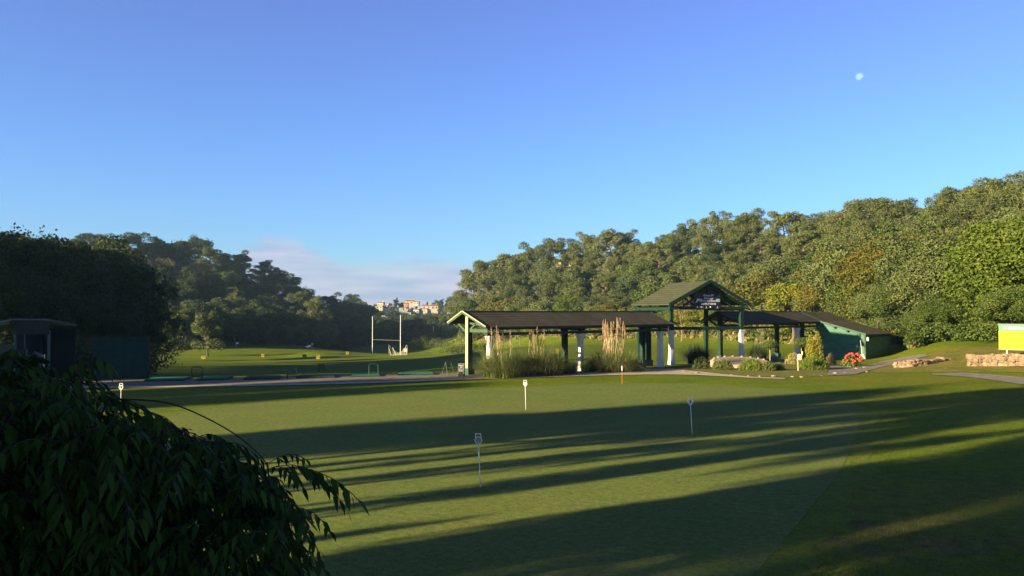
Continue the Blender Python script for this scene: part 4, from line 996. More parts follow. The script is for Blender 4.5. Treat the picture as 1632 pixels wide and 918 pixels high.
def stones():
    g = np.random.default_rng(9); n = 0
    for px, py in ((1090,594.5),(1110,597),(1128,598.6),(1165,600),(1192,601.5),(1210,601.8),(1232,602),(1262,603),(1276,603),(1308,601),(1330,597.5),(1345,596),(950,596),(985,594),(1000,592.5),(1364,590),(1376,588),(1392,583),(1380,594.5)):
        x, y = gp(px, py-2); s = .05+.07*g.random(); q = MB(); k = 7; v = []
        for zz, r in ((-.05,1),(.25,1.08),(.6,.7)):
            v += [(math.cos(2*math.pi*j/k)*s*r*(1+g.normal()*.12)*1.3, math.sin(2*math.pi*j/k)*s*r*(1+g.normal()*.12), zz*s*1.2) for j in range(k)]
        q.add(v, [(i*k+j, i*k+(j+1)%k, (i+1)*k+(j+1)%k, (i+1)*k+j) for i in range(2) for j in range(k)]+[tuple(2*k+j for j in range(k))])
        o = q.build('edging_stone', M_STONE, None, (x, y, h1(x, y)), rz=g.random()*6); n += 1
        tag(o, 'small pinkish edging stone lying along the path or garden bed', 'stone', 'edging stones of the garden')
stones()

# ------------------------------------------------------------------ putting markers
M_ROD = mat('white painted rod', (.72,.72,.70), .5)
def putting_marker(px, py, h, lab, num=None, tilt=(0,0), plate=(.62,.61,.60), sc=1.0):
    x, y = gp(px, py); root = empty('putting_marker', (x, y, h1(x, y)), 0, lab, 'putting marker', 'numbered markers on the putting green'); root.rotation_euler = (tilt[0], tilt[1], 0)
    q = MB(); q.tube([(0,0,-.05),(0,0,h-.13)], .0095, 8); q.build('rod', M_ROD, root, smooth=True)
    k = 18; R_ = .062*sc; zc = h-.115; pts = []
    for j in range(k): a = 2*math.pi*j/k; pts.append((math.cos(a)*R_, math.sin(a)*R_*1.02+(-.025 if math.sin(a) < -.9 else 0)))
    q = MB(); q.add([(a, -.008, zc+b) for a, b in pts]+[(a, .008, zc+b) for a, b in pts], [tuple(range(k)), tuple(range(2*k-1, k-1, -1))]+[(j, k+j, k+(j+1)%k, (j+1)%k) for j in range(k)])
    o = q.build('number_plate', mat('plate %.2f' % plate[0], plate, .5), root)
    q = MB()
    for j in range(k): a = pts[j]; b = pts[(j+1) % k]; q.beam((a[0], -.002, zc+a[1]), (b[0], -.002, zc+b[1]), .026, .013, (0,0,1))
    q.build('plate_rim', M_ROD, root)
    q = MB(); w_ = .05*sc; z0 = zc+R_*.72; z1 = h
    q.beam((-w_,0,z0),(-w_,0,z1),.014,.014); q.beam((w_,0,z0),(w_,0,z1),.014,.014); q.beam((-w_-.007,0,z1),(w_+.007,0,z1),.014,.014); q.build('handle', M_ROD, root)
    if num: letter(num, .10, (0, -.0125, zc), mat('dark numeral', (.05,.05,.06), .6), o, bold=.003)
    q = MB(); q.loft([(.054,-.06),(.054,.0075),(.048,.0076),(.047,.002)], 0, 0, 16, 0); q.build('cup', mat('dark cup', (.02,.02,.02), .8), root)
    q = MB(); q.loft([(.012,.001),(.035,.004),(.012,.008)], 0, 0, 8, 0); q.build('rod_foot', M_ROD, root)
putting_marker(766, 775, .975, 'nearest putting marker, grey plate with white rim, standing alone in the foreground', None, (0, R(-2.6)), (.22,.24,.26))
putting_marker(1102, 691.5, .965, 'putting marker with dark number on a white plate, right of the nearest one', '2', (0, R(-3.2)))
putting_marker(838, 653, .97, 'bright sunlit putting marker on the far part of the green', None, (0, R(-1.5)), (.7,.69,.66))
putting_marker(195, 661, .98, 'putting marker in shade partly hidden by the foreground shrub', '4', (0, 0), (.5,.5,.5))
def stake(px, py, h, r, m, lab, name='marker_stake', tip=None):
    x, y = gp(px, py); q = MB(); q.tube([(0,0,-.1),(0,0,h)], r, 8); o = q.build(name, m, None, (x, y, h1(x, y))); tag(o, lab, 'stake')
    if tip: q = MB(); q.tube([(0,0,h-tip),(0,0,h+.01)], r*1.9, 8); q.build('tip', M_ROD, o)
    return o
M_ORANGE = mat('orange plastic', (.55,.13,.03), .5)
stake(991, 612, .80, .011, M_ORANGE, 'thin orange stick with a white tip on the lawn before the plumed pampas', tip=.2)
stake(923.5, 590, .42, .03, mat('white stake paint', (.78,.76,.7), .5), 'short white stake at the foot of the middle white column')
stake(929.5, 588, .35, .02, mat('white stake paint', (.78,.76,.7), .5), 'shorter white stake right beside the one at the middle column')
def nest_box():
    x, y = gp(1271, 591); root = empty('nesting_box', (x, y, h1(x, y)), 0, 'cream box on a thin post beside the large bright bush', 'post box'); wood = mat('cream box wood', (.62,.54,.33), .7, (.7,.62,.4), 5)  # plain cream colour of the wood
    q = MB(); q.tube([(0,0,-.1),(-.02,0,.72)], .022, 6); q.build('post', wood, root)
    q = MB(); q.loft([(.09,.62),(.11,.66),(.11,.84),(.05,.93)], .07, 0, 4, .5); q.build('box', wood, root)
    q = MB(); q.beam((.2,0,.7),(.23,0,1.08),.07,.05); q.build('arm', wood, root)
nest_box()
def broom():
    x, y = gp(1373, 573.5); root = empty('parasol_base', (x, y, h1(x, y)), 0, 'pale block base holding a leaning white pole by the shed corner', 'pole base'); w_ = mat('pale concrete', (.5,.47,.42), .9)
    q = MB(); q.loft([(.17,-.05),(.17,.12),(.11,.3),(.07,.42)], 0, 0, 4, .6); q.build('base', w_, root); q = MB(); q.tube([(0,0,.4),(-.12,0,1.45)], [.025,.02], 6); q.build('pole', w_, root)
broom()

# ------------------------------------------------------------------ driving range things
M_MAT = mat('green range mat', (.012,.12,.055), .9, (.02,.16,.075), 8, bump=.004, bscale=90); M_MATD = mat('dark rubber mat', (.015,.03,.025), .9, (.03,.05,.04), 5)
def range_mat(px0, px1, py, lab, m, dz=0.0):
    x0, y0 = gp(px0, py); x1, y1 = gp(px1, py-dz); c = ((x0+x1)/2, (y0+y1)/2); L_ = math.hypot(x1-x0, y1-y0); rz = math.atan2(y1-y0, x1-x0); zc = h1(*c)
    root = empty('range_mat', (c[0], c[1], zc+.02), rz, lab, 'range mat', 'hitting mats of the driving range')
    q = MB(); q.box(-L_/2, L_/2, -.75, .75, -.15, .06); q.build('base', M_MATD, root); q = MB(); q.box(-L_/2+.06, L_/2-.06, -.69, .69, .0605, .085); q.build('turf', m, root)
range_mat(238, 300, 606.0, 'leftmost green mat, right beside the net screen', M_MAT, .8)
range_mat(318, 370, 604.5, 'green mat with a dark frame stand at its left corner', M_MAT, .8)
range_mat(392, 448, 603.5, 'dark mat between the two left frame stands', M_MATD, .8)
range_mat(476, 536, 601.5, 'dark mat right of the middle frame stand', M_MATD, .8)
range_mat(560, 607, 599.3, 'bright green mat under the frame stand below the rugby posts', M_MAT, .6)
range_mat(634, 692, 596.8, 'long bright green mat nearest the shelter', M_MAT, .6)
M_FRAME = mat('dark green steel', (.02,.05,.04), .5)
def frame_stand(px, py, w_, h, lab, rz=.2):
    x, y = gp(px, py); root = empty('frame_stand', (x, y, h1(x, y)+.02), rz, lab, 'frame stand', 'steel frame stands by the range mats')
    q = MB(); r = .022
    for yy in (0, .45): q.tube([(-w_/2,yy,-.05),(-w_/2,yy,h-.06),(-w_/2+.06,yy,h),(w_/2-.06,yy,h),(w_/2,yy,h-.06),(w_/2,yy,-.05)], r, 6) if yy == 0 else None
    q.build('hoop', M_FRAME, root)
    q = MB(); q.tube([(-w_/2,.0,.5),(-w_/2,.4,-.03)], r*.8, 6); q.build('leg', M_FRAME, root); q = MB(); q.tube([(w_/2,.0,.5),(w_/2,.4,-.03)], r*.8, 6); q.build('leg', M_FRAME, root)
    q = MB(); q.tube([(-w_/2,0,.2),(w_/2,0,.2)], r*.7, 6); q.build('crossbar', M_FRAME, root)
frame_stand(315, 606.5, .46, .62, 'leftmost dark frame stand, at the corner of a green mat')
frame_stand(466, 604.0, .44, .55, 'middle frame stand, two tall bars between dark mats')
frame_stand(596, 600.5, .44, .62, 'frame stand on the bright green mat below the rugby posts')
def a_stand():
    x, y = gp(714, 596.5); root = empty('bag_stand', (x, y, h1(x, y)+.02), .1, 'dark splayed bag stand between the last mat and the small board', 'bag stand')
    for p in (((-.3,0,-.02),(-.12,.1,.62)),((-.02,-.1,-.02),(-.12,.1,.62)),((.34,0,-.02),(.16,.1,.62)),((.08,.25,-.02),(.16,.1,.62))):
        q = MB(); q.tube(p, .014, 6); q.build('leg', M_FRAME, root)
    for zz in (.3, .6): q = MB(); q.tube([(-.2+zz*.1,.05,zz),(.22-zz*.1,.05,zz)], .012, 6); q.build('crossbar', M_FRAME, root)
a_stand()
def board():
    x, y = gp(735.5, 600.0); root = empty('sandwich_board', (x, y, h1(x, y)+.03), R(-8), 'small dark sandwich board with white writing beside the first shelter post', 'sandwich board')
    fr = mat('grey board frame', (.28,.28,.27), .6); bk = mat('black board', (.02,.022,.022), .6)
    for s in (-1, 1):
        q = MB(); q.beam((0,s*.17,0),(0,s*.03,.60),.27,.016,(0,1,0)); p = q.build('panel', bk, root)
        q = MB()
        for a in (-.135,.135): q.beam((a,s*.18,0),(a,s*.04,.60),.022,.022)
        q.beam((-.146,s*.04,.6),(.146,s*.04,.6),.022,.022); q.build('panel_frame', fr, p)
        if s < 0:
            tx = mat('chalk white', (.6,.6,.58), .7); an = math.atan2(.14, .6)
            for i, t_ in enumerate(('Practice', 'Golf', 'Ouvert', '7h-20h')):
                zz = .52-.085*i; letter(t_, .07, (0, -.17+.14*(zz/.6)-.02, zz), tx, p, rx=math.pi/2-an, bold=.003)
    q = MB(); q.box(-.13, .13, -.2, .2, 0.001, .12); q.build('weight', bk, root)
board()
def yardage(px, yb, wpx, hpx, txt, lab, leg=.12):
    x, y = gp(px, yb); W_ = wpx/F*y; Hh = hpx/F*y; z = h1(x, y); root = empty('distance_sign', (x, y, z), 0, lab, 'distance sign', 'yellow distance signs on the driving range')
    yl = mat('yellow sign paint', (.22,.19,.015), .7, (.30,.25,.02), 3); dk = mat('dark sign paint', (.03,.035,.02), .6)
    q = MB(); q.box(-W_/2, W_/2, -.03, .03, leg, leg+Hh); p = q.build('panel', yl, root)
    e = W_*.05; q = MB(); q.box(-W_/2-e, -W_/2, -.05, .05, leg-e, leg+Hh+e); q.box(W_/2, W_/2+e, -.05, .05, leg-e, leg+Hh+e); q.box(-W_/2, W_/2, -.05, .05, leg+Hh, leg+Hh+e); q.box(-W_/2, W_/2, -.05, .05, leg-e, leg); q.build('sign_frame', dk, root)
    letter(txt, Hh*(.95 if len(txt) == 2 else .62), (0, -.034, leg+Hh/2), dk, p, bold=Hh*.012)
    for s in (-1, 1): q = MB(); q.box(s*W_*.4-.03, s*W_*.4+.03, -.02, .02, -.3, leg-e); q.build('leg', dk, root)
yardage(512.5, 592, 9.6, 9.5, '50', 'nearest yellow distance sign reading 50, in the shade before the mound')
yardage(325, 573, 7, 5, '75', 'leftmost yellow distance sign, near the net screen')
yardage(419.5, 570, 5.2, 5, '100', 'yellow distance sign between the lone pale tree and the mound')
yardage(486, 571, 5.4, 5, '100', 'yellow distance sign at the left edge of the mound')
yardage(507.5, 573, 6.4, 6.5, '75', 'yellow distance sign standing on the right of the mound')
yardage(554, 565.5, 4.6, 4, '150', 'farthest small yellow distance sign left of the rugby posts')
yardage(887, 565, 6.8, 7.5, '52', 'bright yellow distance sign just left of the second dark shelter post')
def rugby():
    (x0, y0), (x1, y1) = gp(594, 565), gp(638.5, 567.2); x0, y0, z0 = at(594, 166); x1, y1, z1 = at(638.5, 160)
    root = empty('rugby_posts', ((x0+x1)/2, (y0+y1)/2, min(z0, z1)), math.atan2(y1-y0, x1-x0), 'tall white rugby posts with a crossbar standing on the range', 'rugby posts'); L_ = math.hypot(x1-x0, y1-y0); m = mat('white post paint', (.78,.77,.72), .5)
    for s in (-1, 1): q = MB(); q.tube([(s*L_/2,0,-.3),(s*L_/2,0,8.0 if s > 0 else 7.7)], [.07,.055], 8); q.build('post', m, root)
    q = MB(); q.tube([(-L_/2,0,3.0),(L_/2,0,3.0)], .035, 8); q.build('crossbar', mat('dull crossbar', (.16,.17,.16), .7), root)
rugby()
def ball_net():
    x, y, z = at(636, 150); root = empty('ball_net', (x, y, z), 0, 'pale collapsed ball net on leaning poles below the right rugby post', 'net'); g = np.random.default_rng(3); m = mat('pale net cord', (.55,.5,.38), .8)
    for a, b in (((-1.4,0,0),(-1.9,.2,1.5)),((-.5,.2,0),(-1.2,.3,1.5)),((.3,0,0),(1.4,.3,1.9)),((1.3,.2,0),(1.5,.4,1.7)),((-1.4,0,.05),(1.6,0,.15))): q = MB(); q.tube([a, b], .035, 5); q.build('pole', m, root)
    q = MB(); nx, ny = 17, 8
    def pt(i, j):
        u = i/(nx-1); v = j/(ny-1); return (-1.9+3.4*u, .2*math.sin(5*u)+.3*v, (.12+v*(1.35*abs(2*u-1)**1.3+.35))*(1+.1*math.sin(i*2.1+j)))
    for i in range(nx):
        for j in range(ny-1): q.tube([pt(i, j), pt(i, j+1)], .014, 3)
    for j in range(ny):
        for i in range(nx-1): q.tube([pt(i, j), pt(i+1, j)], .014, 3)
    q.build('mesh', m, root)
ball_net()
def target(px, d, s, lab):
    x, y, z = at(px, d); root = empty('target_panel', (x, y, z), 0, lab, 'target panel'); m = mat('pale panel', (.5,.48,.4), .7)
    q = MB(); q.box(-s/2, s/2, -.04, .04, .7, .7+s); q.build('panel', m, root)
    for k in (-1, 1): q = MB(); q.box(k*s*.35-.03, k*s*.35+.03, -.03, .03, -.3, .7); q.build('leg', m, root)
target(646.5, 186, .85, 'small pale square panel right of the rugby posts'); target(498, 190, .5, 'tiny pale panel at the far edge of the range')
def collector():
    x, y, z = at(496, 186); root = empty('ball_collector', (x-.6, y, z), 0, 'tiny white cart at the far edge of the range left of the pale bushes', 'cart'); m = mat('white cart paint', (.75,.74,.7), .5); dk = mat('tyre rubber', (.02,.02,.02), .9)
    q = MB(); q.add([(-.7,-.35,.25),(.5,-.35,.25),(.5,.35,.25),(-.7,.35,.25),(-.6,-.3,.5),(.45,-.3,.85),(.45,.3,.85),(-.6,.3,.5)], [(0,3,2,1),(4,5,6,7),(0,1,5,4),(1,2,6,5),(2,3,7,6),(3,0,4,7)]); q.build('body', m, root)
    for sx in (-.45,.35):
        for sy in (-.38,.38): q = MB(); q.tube([(sx,sy-.05,.2),(sx,sy+.05,.2)], .2, 10); q.build('wheel', dk, root)
    q = MB(); q.tube([(.5,0,.8),(.75,0,1.2)], .03, 5); q.build('handle', dk, root)
collector()
def flag(px, d, lab):
    x, y, z = at(px, d); q = MB(); q.tube([(0,0,-.1),(0,0,1.0)], .03, 5); o = q.build('range_flag', M_ROD, None, (x, y, z)); tag(o, lab, 'flag'); q = MB(); q.slab([(.03,0,1.0),(.6,0,.95),(.6,.02,.7),(.03,.02,.65)], .02); q.build('cloth', M_ROD, o)
flag(377, 176, 'tiny white flag at the far edge right of the lone pale tree')
def fence():
    P = [at(px, d) for px, d in ((668,228),(690,215),(712,202),(735,190),(760,178),(785,170),(812,166),(845,164))]; root = empty('wire_fence', P[0], 0, 'thin wire fence on posts climbing the rough slope behind the first post', 'fence'); m = mat('grey fence wood', (.16,.14,.1), .8); o = Vector(P[0])
    pts = []
    for a, b in zip(P[:-1], P[1:]):
        for s in (0, .5): x = a[0]+(b[0]-a[0])*s; y = a[1]+(b[1]-a[1])*s; pts.append(Vector((x, y, h1(x, y)))-o)
    for p in pts: q = MB(); q.tube([p-Vector((0,0,.3)), p+Vector((0,0,1.5))], .06, 5); q.build('post', m, root)
    for zz in (.4,.8,1.2): q = MB(); q.tube([p+Vector((0,0,zz)) for p in pts], .012, 3); q.build('wire', m, root)
fence()
for px, d, h, lab in ((691,232,4.6,'tall thin net pole right of the rugby posts'),(1240,96,5.2,'thin net pole above the right shelter roof, left one'),(1279,95,6.0,'taller thin net pole above the right shelter roof'),(1212,98,4.6,'faint net pole just right of the tall pavilion roof')):
    x, y, z = at(px, d); q = MB(); top = {691:520,1240:481,1279:476,1212:484}[px]; q.tube([(0,0,-.5),(0,0,zy(top, d)-z)], .05, 6); tag(q.build('net_pole', mat('dark pole steel', (.05,.06,.055), .5), None, (x, y, z)), lab, 'pole')

# ------------------------------------------------------------------ kiosk, net screen, banner
def kiosk():
    d = 39.0; x0 = (24-HX)/F*d; x1 = (80-HX)/F*d; root = empty('kiosk', (x0, d, 0), R(0), 'dark open kiosk with a corrugated roof at the left frame edge', 'kiosk'); W_ = x1-x0; D_ = 2.4; top = zy(508, d)
    dk = mat('dark teal boards', (.008,.015,.017), .7, (.014,.026,.028), 2); gr = mat('greyish post paint', (.06,.09,.08), .7); pale = mat('pale poster', (.25,.24,.28), .6)
    q = MB(); n = 44; a = []
    for i in range(n+1): x = -.08+(W_+.12)*i/n; a.append((x, .035*math.cos(i/n*11*2*math.pi)))
    v = [(x, -.25, top-.03+zz) for x, zz in a]+[(x, D_, top-.35+zz) for x, zz in a]; v += [(p[0], p[1], p[2]-.012) for p in v]
    q.add(v, [(i, i+1, n+2+i, n+1+i) for i in range(n)]+[(2*n+2+i, 3*n+3+i, 3*n+4+i, 2*n+3+i) for i in range(n)]+[(i+1, i, 2*n+2+i, 2*n+3+i) for i in range(n)]); q.build('corrugated_roof', mat('zinc sheet', (.22,.21,.20), .6, (.28,.27,.26), 3), root)
    q = MB(); q.box(0, W_, -.06, -.02, top-.55, top-.10); q.build('fascia', dk, root); q = MB(); q.box(0, W_, -.05, -.02, top-.74, top-.56); q.build('fascia', dk, root)
    for x in (0.03, W_-.05): q = MB(); q.box(x-.05, x+.05, -.01, .09, -.3, top-.56); q.build('post', gr, root)
    q = MB(); q.box(.46, .50, .0, .05, 1.45, top-.75); q.build('post', gr, root)
    q = MB(); q.box(.56, .62, -.01, .05, -.3, 1.42); q.build('post', gr, root)
    q = MB(); q.box(0, W_, D_-.08, D_, -.3, top-.5); q.build('wall', dk, root); q = MB(); q.box(0, .04, .1, D_-.1, -.3, top-.5); q.build('wall', dk, root)
    q = MB(); q.box(.09, .45, .0, .04, -.3, 1.4); q.build('counter', dk, root)
    q = MB(); q.slab([(.66,.5,.35),(1.35,.2,.35),(1.35,.2,1.12),(.66,.5,1.32)], .02); q.build('poster', pale, root)
    q = MB(); q.box(1.36, 1.39, .1, .16, .3, 1.17); q.build('sunlit_sliver', mat('sunlit sliver paint', (.75,.7,.6), .5), root)  # near-white strip put in for the sliver of sunlight beside the poster
    r = MB(); r.slab([(-.10,-.3,top-.02),(-.10,D_,top-.1),(-2.2,D_,top-.62),(-2.2,-.3,top-.55)], .05); r.build('side_roof', mat('zinc sheet', (.22,.21,.20), .6), root)
    r = MB(); r.slab([(-.08,-.28,top-.09),(-.08,-.24,top-.09),(-2.2,-.24,top-.62),(-2.2,-.28,top-.62)], .14); r.build('bargeboard', gr, root)
    q = MB(); q.box(-2.2, -.1, .2, .24, -.3, 1.62); q.build('side_panel', mat('grey tarpaulin', (.03,.035,.037), .6, (.06,.06,.055), 1.4, bump=.04, bscale=2), root)
kiosk()
def screen():
    x0, y0 = gp(150, 604.5); x1, y1 = gp(238, 603); z = h1((x0+x1)/2, (y0+y1)/2); root = empty('net_screen', ((x0+x1)/2, (y0+y1)/2, z), math.atan2(y1-y0, x1-x0), 'dark green hanging net screen at the left end of the range mats', 'net screen'); L_ = math.hypot(x1-x0, y1-y0); Hh = 1.95
    m = mat('dark teal net cloth', (.006,.03,.027), .9, (.01,.042,.037), 2.5); q = MB(); n = 70; v = []
    for k in (0, 1):
        for i in range(n+1): x = -L_/2+L_*i/n; v.append((x, .006*math.sin(i*1.9)+.012*math.sin(i*.5), -.02 if k == 0 else Hh+.03*math.sin(i*.35)))
    v += [(a, b+.012, c) for a, b, c in v]; N2 = 2*n+2
    q.add(v, [(i, i+1, n+2+i, n+1+i) for i in range(n)]+[(N2+i, N2+n+1+i, N2+n+2+i, N2+i+1) for i in range(n)]+[(n+1+i, n+2+i, N2+n+2+i, N2+n+1+i) for i in range(n)]); q.build('cloth', m, root)
    for x in (-L_/2, 0, L_/2): q = MB(); q.tube([(x,.09,-.3),(x,.09,Hh+.06)], .03, 6); q.build('post', M_FRAME, root)
    q = MB(); q.tube([(-L_/2,.09,Hh+.03),(L_/2,.09,Hh+.03)], .02, 6); q.build('rail', M_FRAME, root)
screen()
def banner():
    a = Vector(((1591-HX)/F*47, 47, 0)); b = Vector(((1775-HX)/F*42, 42, 0)); L_ = (b-a).length; rz = math.atan2(b.y-a.y, b.x-a.x); root = empty('banner_sign', (a.x, a.y, 0), rz, 'bright yellow banner with a pale green heading on white legs, at the right edge', 'banner sign')
    zt, zb = zy(517, 47), zy(556, 47); zh = zt-(zt-zb)*.27
    q = MB(); q.box(0, L_, -.02, .02, zb, zh); q.build('panel', mat('lemon yellow banner', (.46,.45,.01), .6, (.52,.50,.015), .8), root)
    q = MB(); q.box(0, L_, -.022, .02, zh+.001, zt); hd = q.build('heading', mat('pale sage heading', (.11,.22,.15), .6), root)
    q = MB(); q.tube([(-.06,.0,zt+.02),(L_+.05,0,zt+.02)], .03, 6); q.build('rail', mat('grey rail', (.16,.18,.18), .5), root); q = MB(); q.tube([(-.06,0,zb-.03),(L_+.05,0,zb-.03)], .03, 6); q.build('rail', mat('grey rail', (.16,.18,.18), .5), root)
    wt = mat('white banner lettering', (.8,.8,.78), .6); letter('LA REGIE Immobilier', .20, (1.12, -.0265, (zh+zt)/2), wt, hd, bold=.004)
    q = MB(); q.box(2.15, 2.75, -.0245, -.0225, zh-.05, zt-.04); q.build('white_patch', wt, hd)
    letter('04 94 - www.laregie.fr - ventes locations', .075, (1.05, -.0225, zb+.08), mat('dark banner lettering', (.2,.22,.05), .6), hd)
    for x in (.42, 2.6, 5.2):
        if x > L_: continue
        p = (a+(b-a)*(x/L_)); q = MB(); q.tube([(x,.04,h1(p.x,p.y)-.3),(x,.04,zb+.2)], .045, 6); q.build('leg', mat('white leg paint', (.75,.74,.7), .5), root)
banner()

# ------------------------------------------------------------------ rough grass blades near the camera
def tufts():
    g = np.random.default_rng(77); n = 60000; py = 640+300*g.random(n)**.9; px = 300+1400*g.random(n); d = 4160/(py-HY)*(1+g.normal(size=n)*.02); x = (px-HX)/F*d
    O = np.array(smooth_closed(gpx(green_px))); inside = np.zeros(n, bool)
    for (ax_, ay_), (bx_, by_) in zip(O, np.roll(O, -1, 0)):
        c = ((ay_ > d) != (by_ > d)) & (x < (bx_-ax_)*(d-ay_)/(by_-ay_+1e-12)+ax_); inside ^= c
    k = ~inside; x, d = x[k], d[k]; n = len(x); L_ = .018+.03*g.random(n); a = g.random(n)*6.28; w_ = .0035; b = np.stack([x, d, np.zeros(n)-.002], 1)
    t = b+np.stack([g.normal(size=n)*.012, g.normal(size=n)*.012, L_], 1); s = np.stack([np.cos(a)*w_, np.sin(a)*w_, 0*a], 1)
    tag(meshobj('grass_blades', npmesh('grass_blades', np.stack([b-s, b+s, t], 1).reshape(-1, 3), 3, mat('grass blade', (.10,.15,.015), .8, (.17,.17,.03), 1.0, isl=.35, trans=.3))), 'short uneven grass blades of the lawn beyond the green', 'grass', kind='stuff')
tufts()

# ------------------------------------------------------------------ moon
def moon():
    d = 3200.0; v = Vector(((1374.5-HX)/F*d, d, CAMZ+(HY-119.5)/F*d)); r = 6.3/F*d
    m = bpy.data.materials.new('moon'); m.use_nodes = True; nt = m.node_tree; nt.nodes.clear(); N = nt.nodes.new
    o = N('ShaderNodeOutputMaterial'); ad = N('ShaderNodeAddShader'); t = N('ShaderNodeBsdfTransparent'); df = N('ShaderNodeBsdfDiffuse'); nz = N('ShaderNodeTexNoise'); nz.inputs['Scale'].default_value = .12; nz.inputs['Detail'].default_value = 6
    rp = N('ShaderNodeValToRGB'); rp.color_ramp.elements[0].position = .35; rp.color_ramp.elements[0].color = (.02,.03,.04,1); rp.color_ramp.elements[1].position = .6; rp.color_ramp.elements[1].color = (.055,.08,.10,1)
    tc = N('ShaderNodeTexCoord'); L = nt.links.new; L(tc.outputs['Object'], nz.inputs['Vector']); L(nz.outputs[0], rp.inputs[0]); L(rp.outputs[0], df.inputs[0]); L(t.outputs[0], ad.inputs[0]); L(df.outputs[0], ad.inputs[1]); L(ad.outputs[0], o.inputs['Surface'])
    n1, n2 = 24, 48; vv = [(0,0,r)]+[(r*math.sin(math.pi*i/n1)*math.cos(2*math.pi*j/n2), r*math.sin(math.pi*i/n1)*math.sin(2*math.pi*j/n2), r*math.cos(math.pi*i/n1)) for i in range(1, n1) for j in range(n2)]+[(0,0,-r)]
    f = [(0, 1+j, 1+(j+1)%n2) for j in range(n2)]+[(1+i*n2+j, 1+(i+1)*n2+j, 1+(i+1)*n2+(j+1)%n2, 1+i*n2+(j+1)%n2) for i in range(n1-2) for j in range(n2)]+[(len(vv)-1, 1+(n1-2)*n2+(j+1)%n2, 1+(n1-2)*n2+j) for j in range(n2)]
    q = MB(); q.add(vv, f); q.v = [tuple(Vector(p)+Vector((1,.2,-1)).normalized()*(-.30*max(0, Vector(p).dot(Vector((1,.2,-1)).normalized())) ) - Vector((1,.2,-1)).normalized()*0) for p in q.v]; tag(q.build('moon', m, None, v, smooth=True), 'pale waning moon in the blue sky at the upper right', 'moon')  # unlit side flattened, so the phase is put into the shape
moon()

# ------------------------------------------------------------------ foreground shrub
def frond(base, dirv, ln, g, npair=6):
    """pinnate leaf: arching stalk with drooping pointed leaflets"""
    d = unit(np.array(dirv)); side = unit(np.cross(d, [0,0,1.]) + 1e-6); V = []; p = np.array(base, float); st = []
    K = npair*2+1; droop = .9+.6*g.random(); stem = []
    for k in range(K+1):
        t = k/K; pos = base+d*ln*t+np.array([0,0,-1.])*droop*ln*.55*t*t*t**.3; stem.append(pos)
    leafl = ln*.26
    for k in range(2, K+1):
        t = k/K; pos = stem[k]; s = 1 if k % 2 else -1
        tan = unit(stem[k]-stem[k-1])
        if k == K: ld = tan
        else: ld = unit(side*s*(.75)+tan*.55+np.array([0,0,-.45-.5*g.random()])+g.normal(size=3)*.13)
        L_ = leafl*(1-.35*abs(t-.5))*(.85+.3*g.random()); w_ = L_*.17; n_ = unit(np.cross(ld, np.cross([0,0,1.], ld)+g.normal(size=3)*.3)); u = unit(np.cross(ld, n_)); dn = np.array([0,0,-.10*L_])
        a = pos; b = pos+ld*L_*.33+u*w_; c = pos+ld*L_*.68+u*w_*.72+dn; e = pos+ld*L_+dn*3; f = pos+ld*L_*.68-u*w_*.72+dn; h = pos+ld*L_*.33-u*w_
        V.append([a, b, c, e, f, h])
    return V, stem
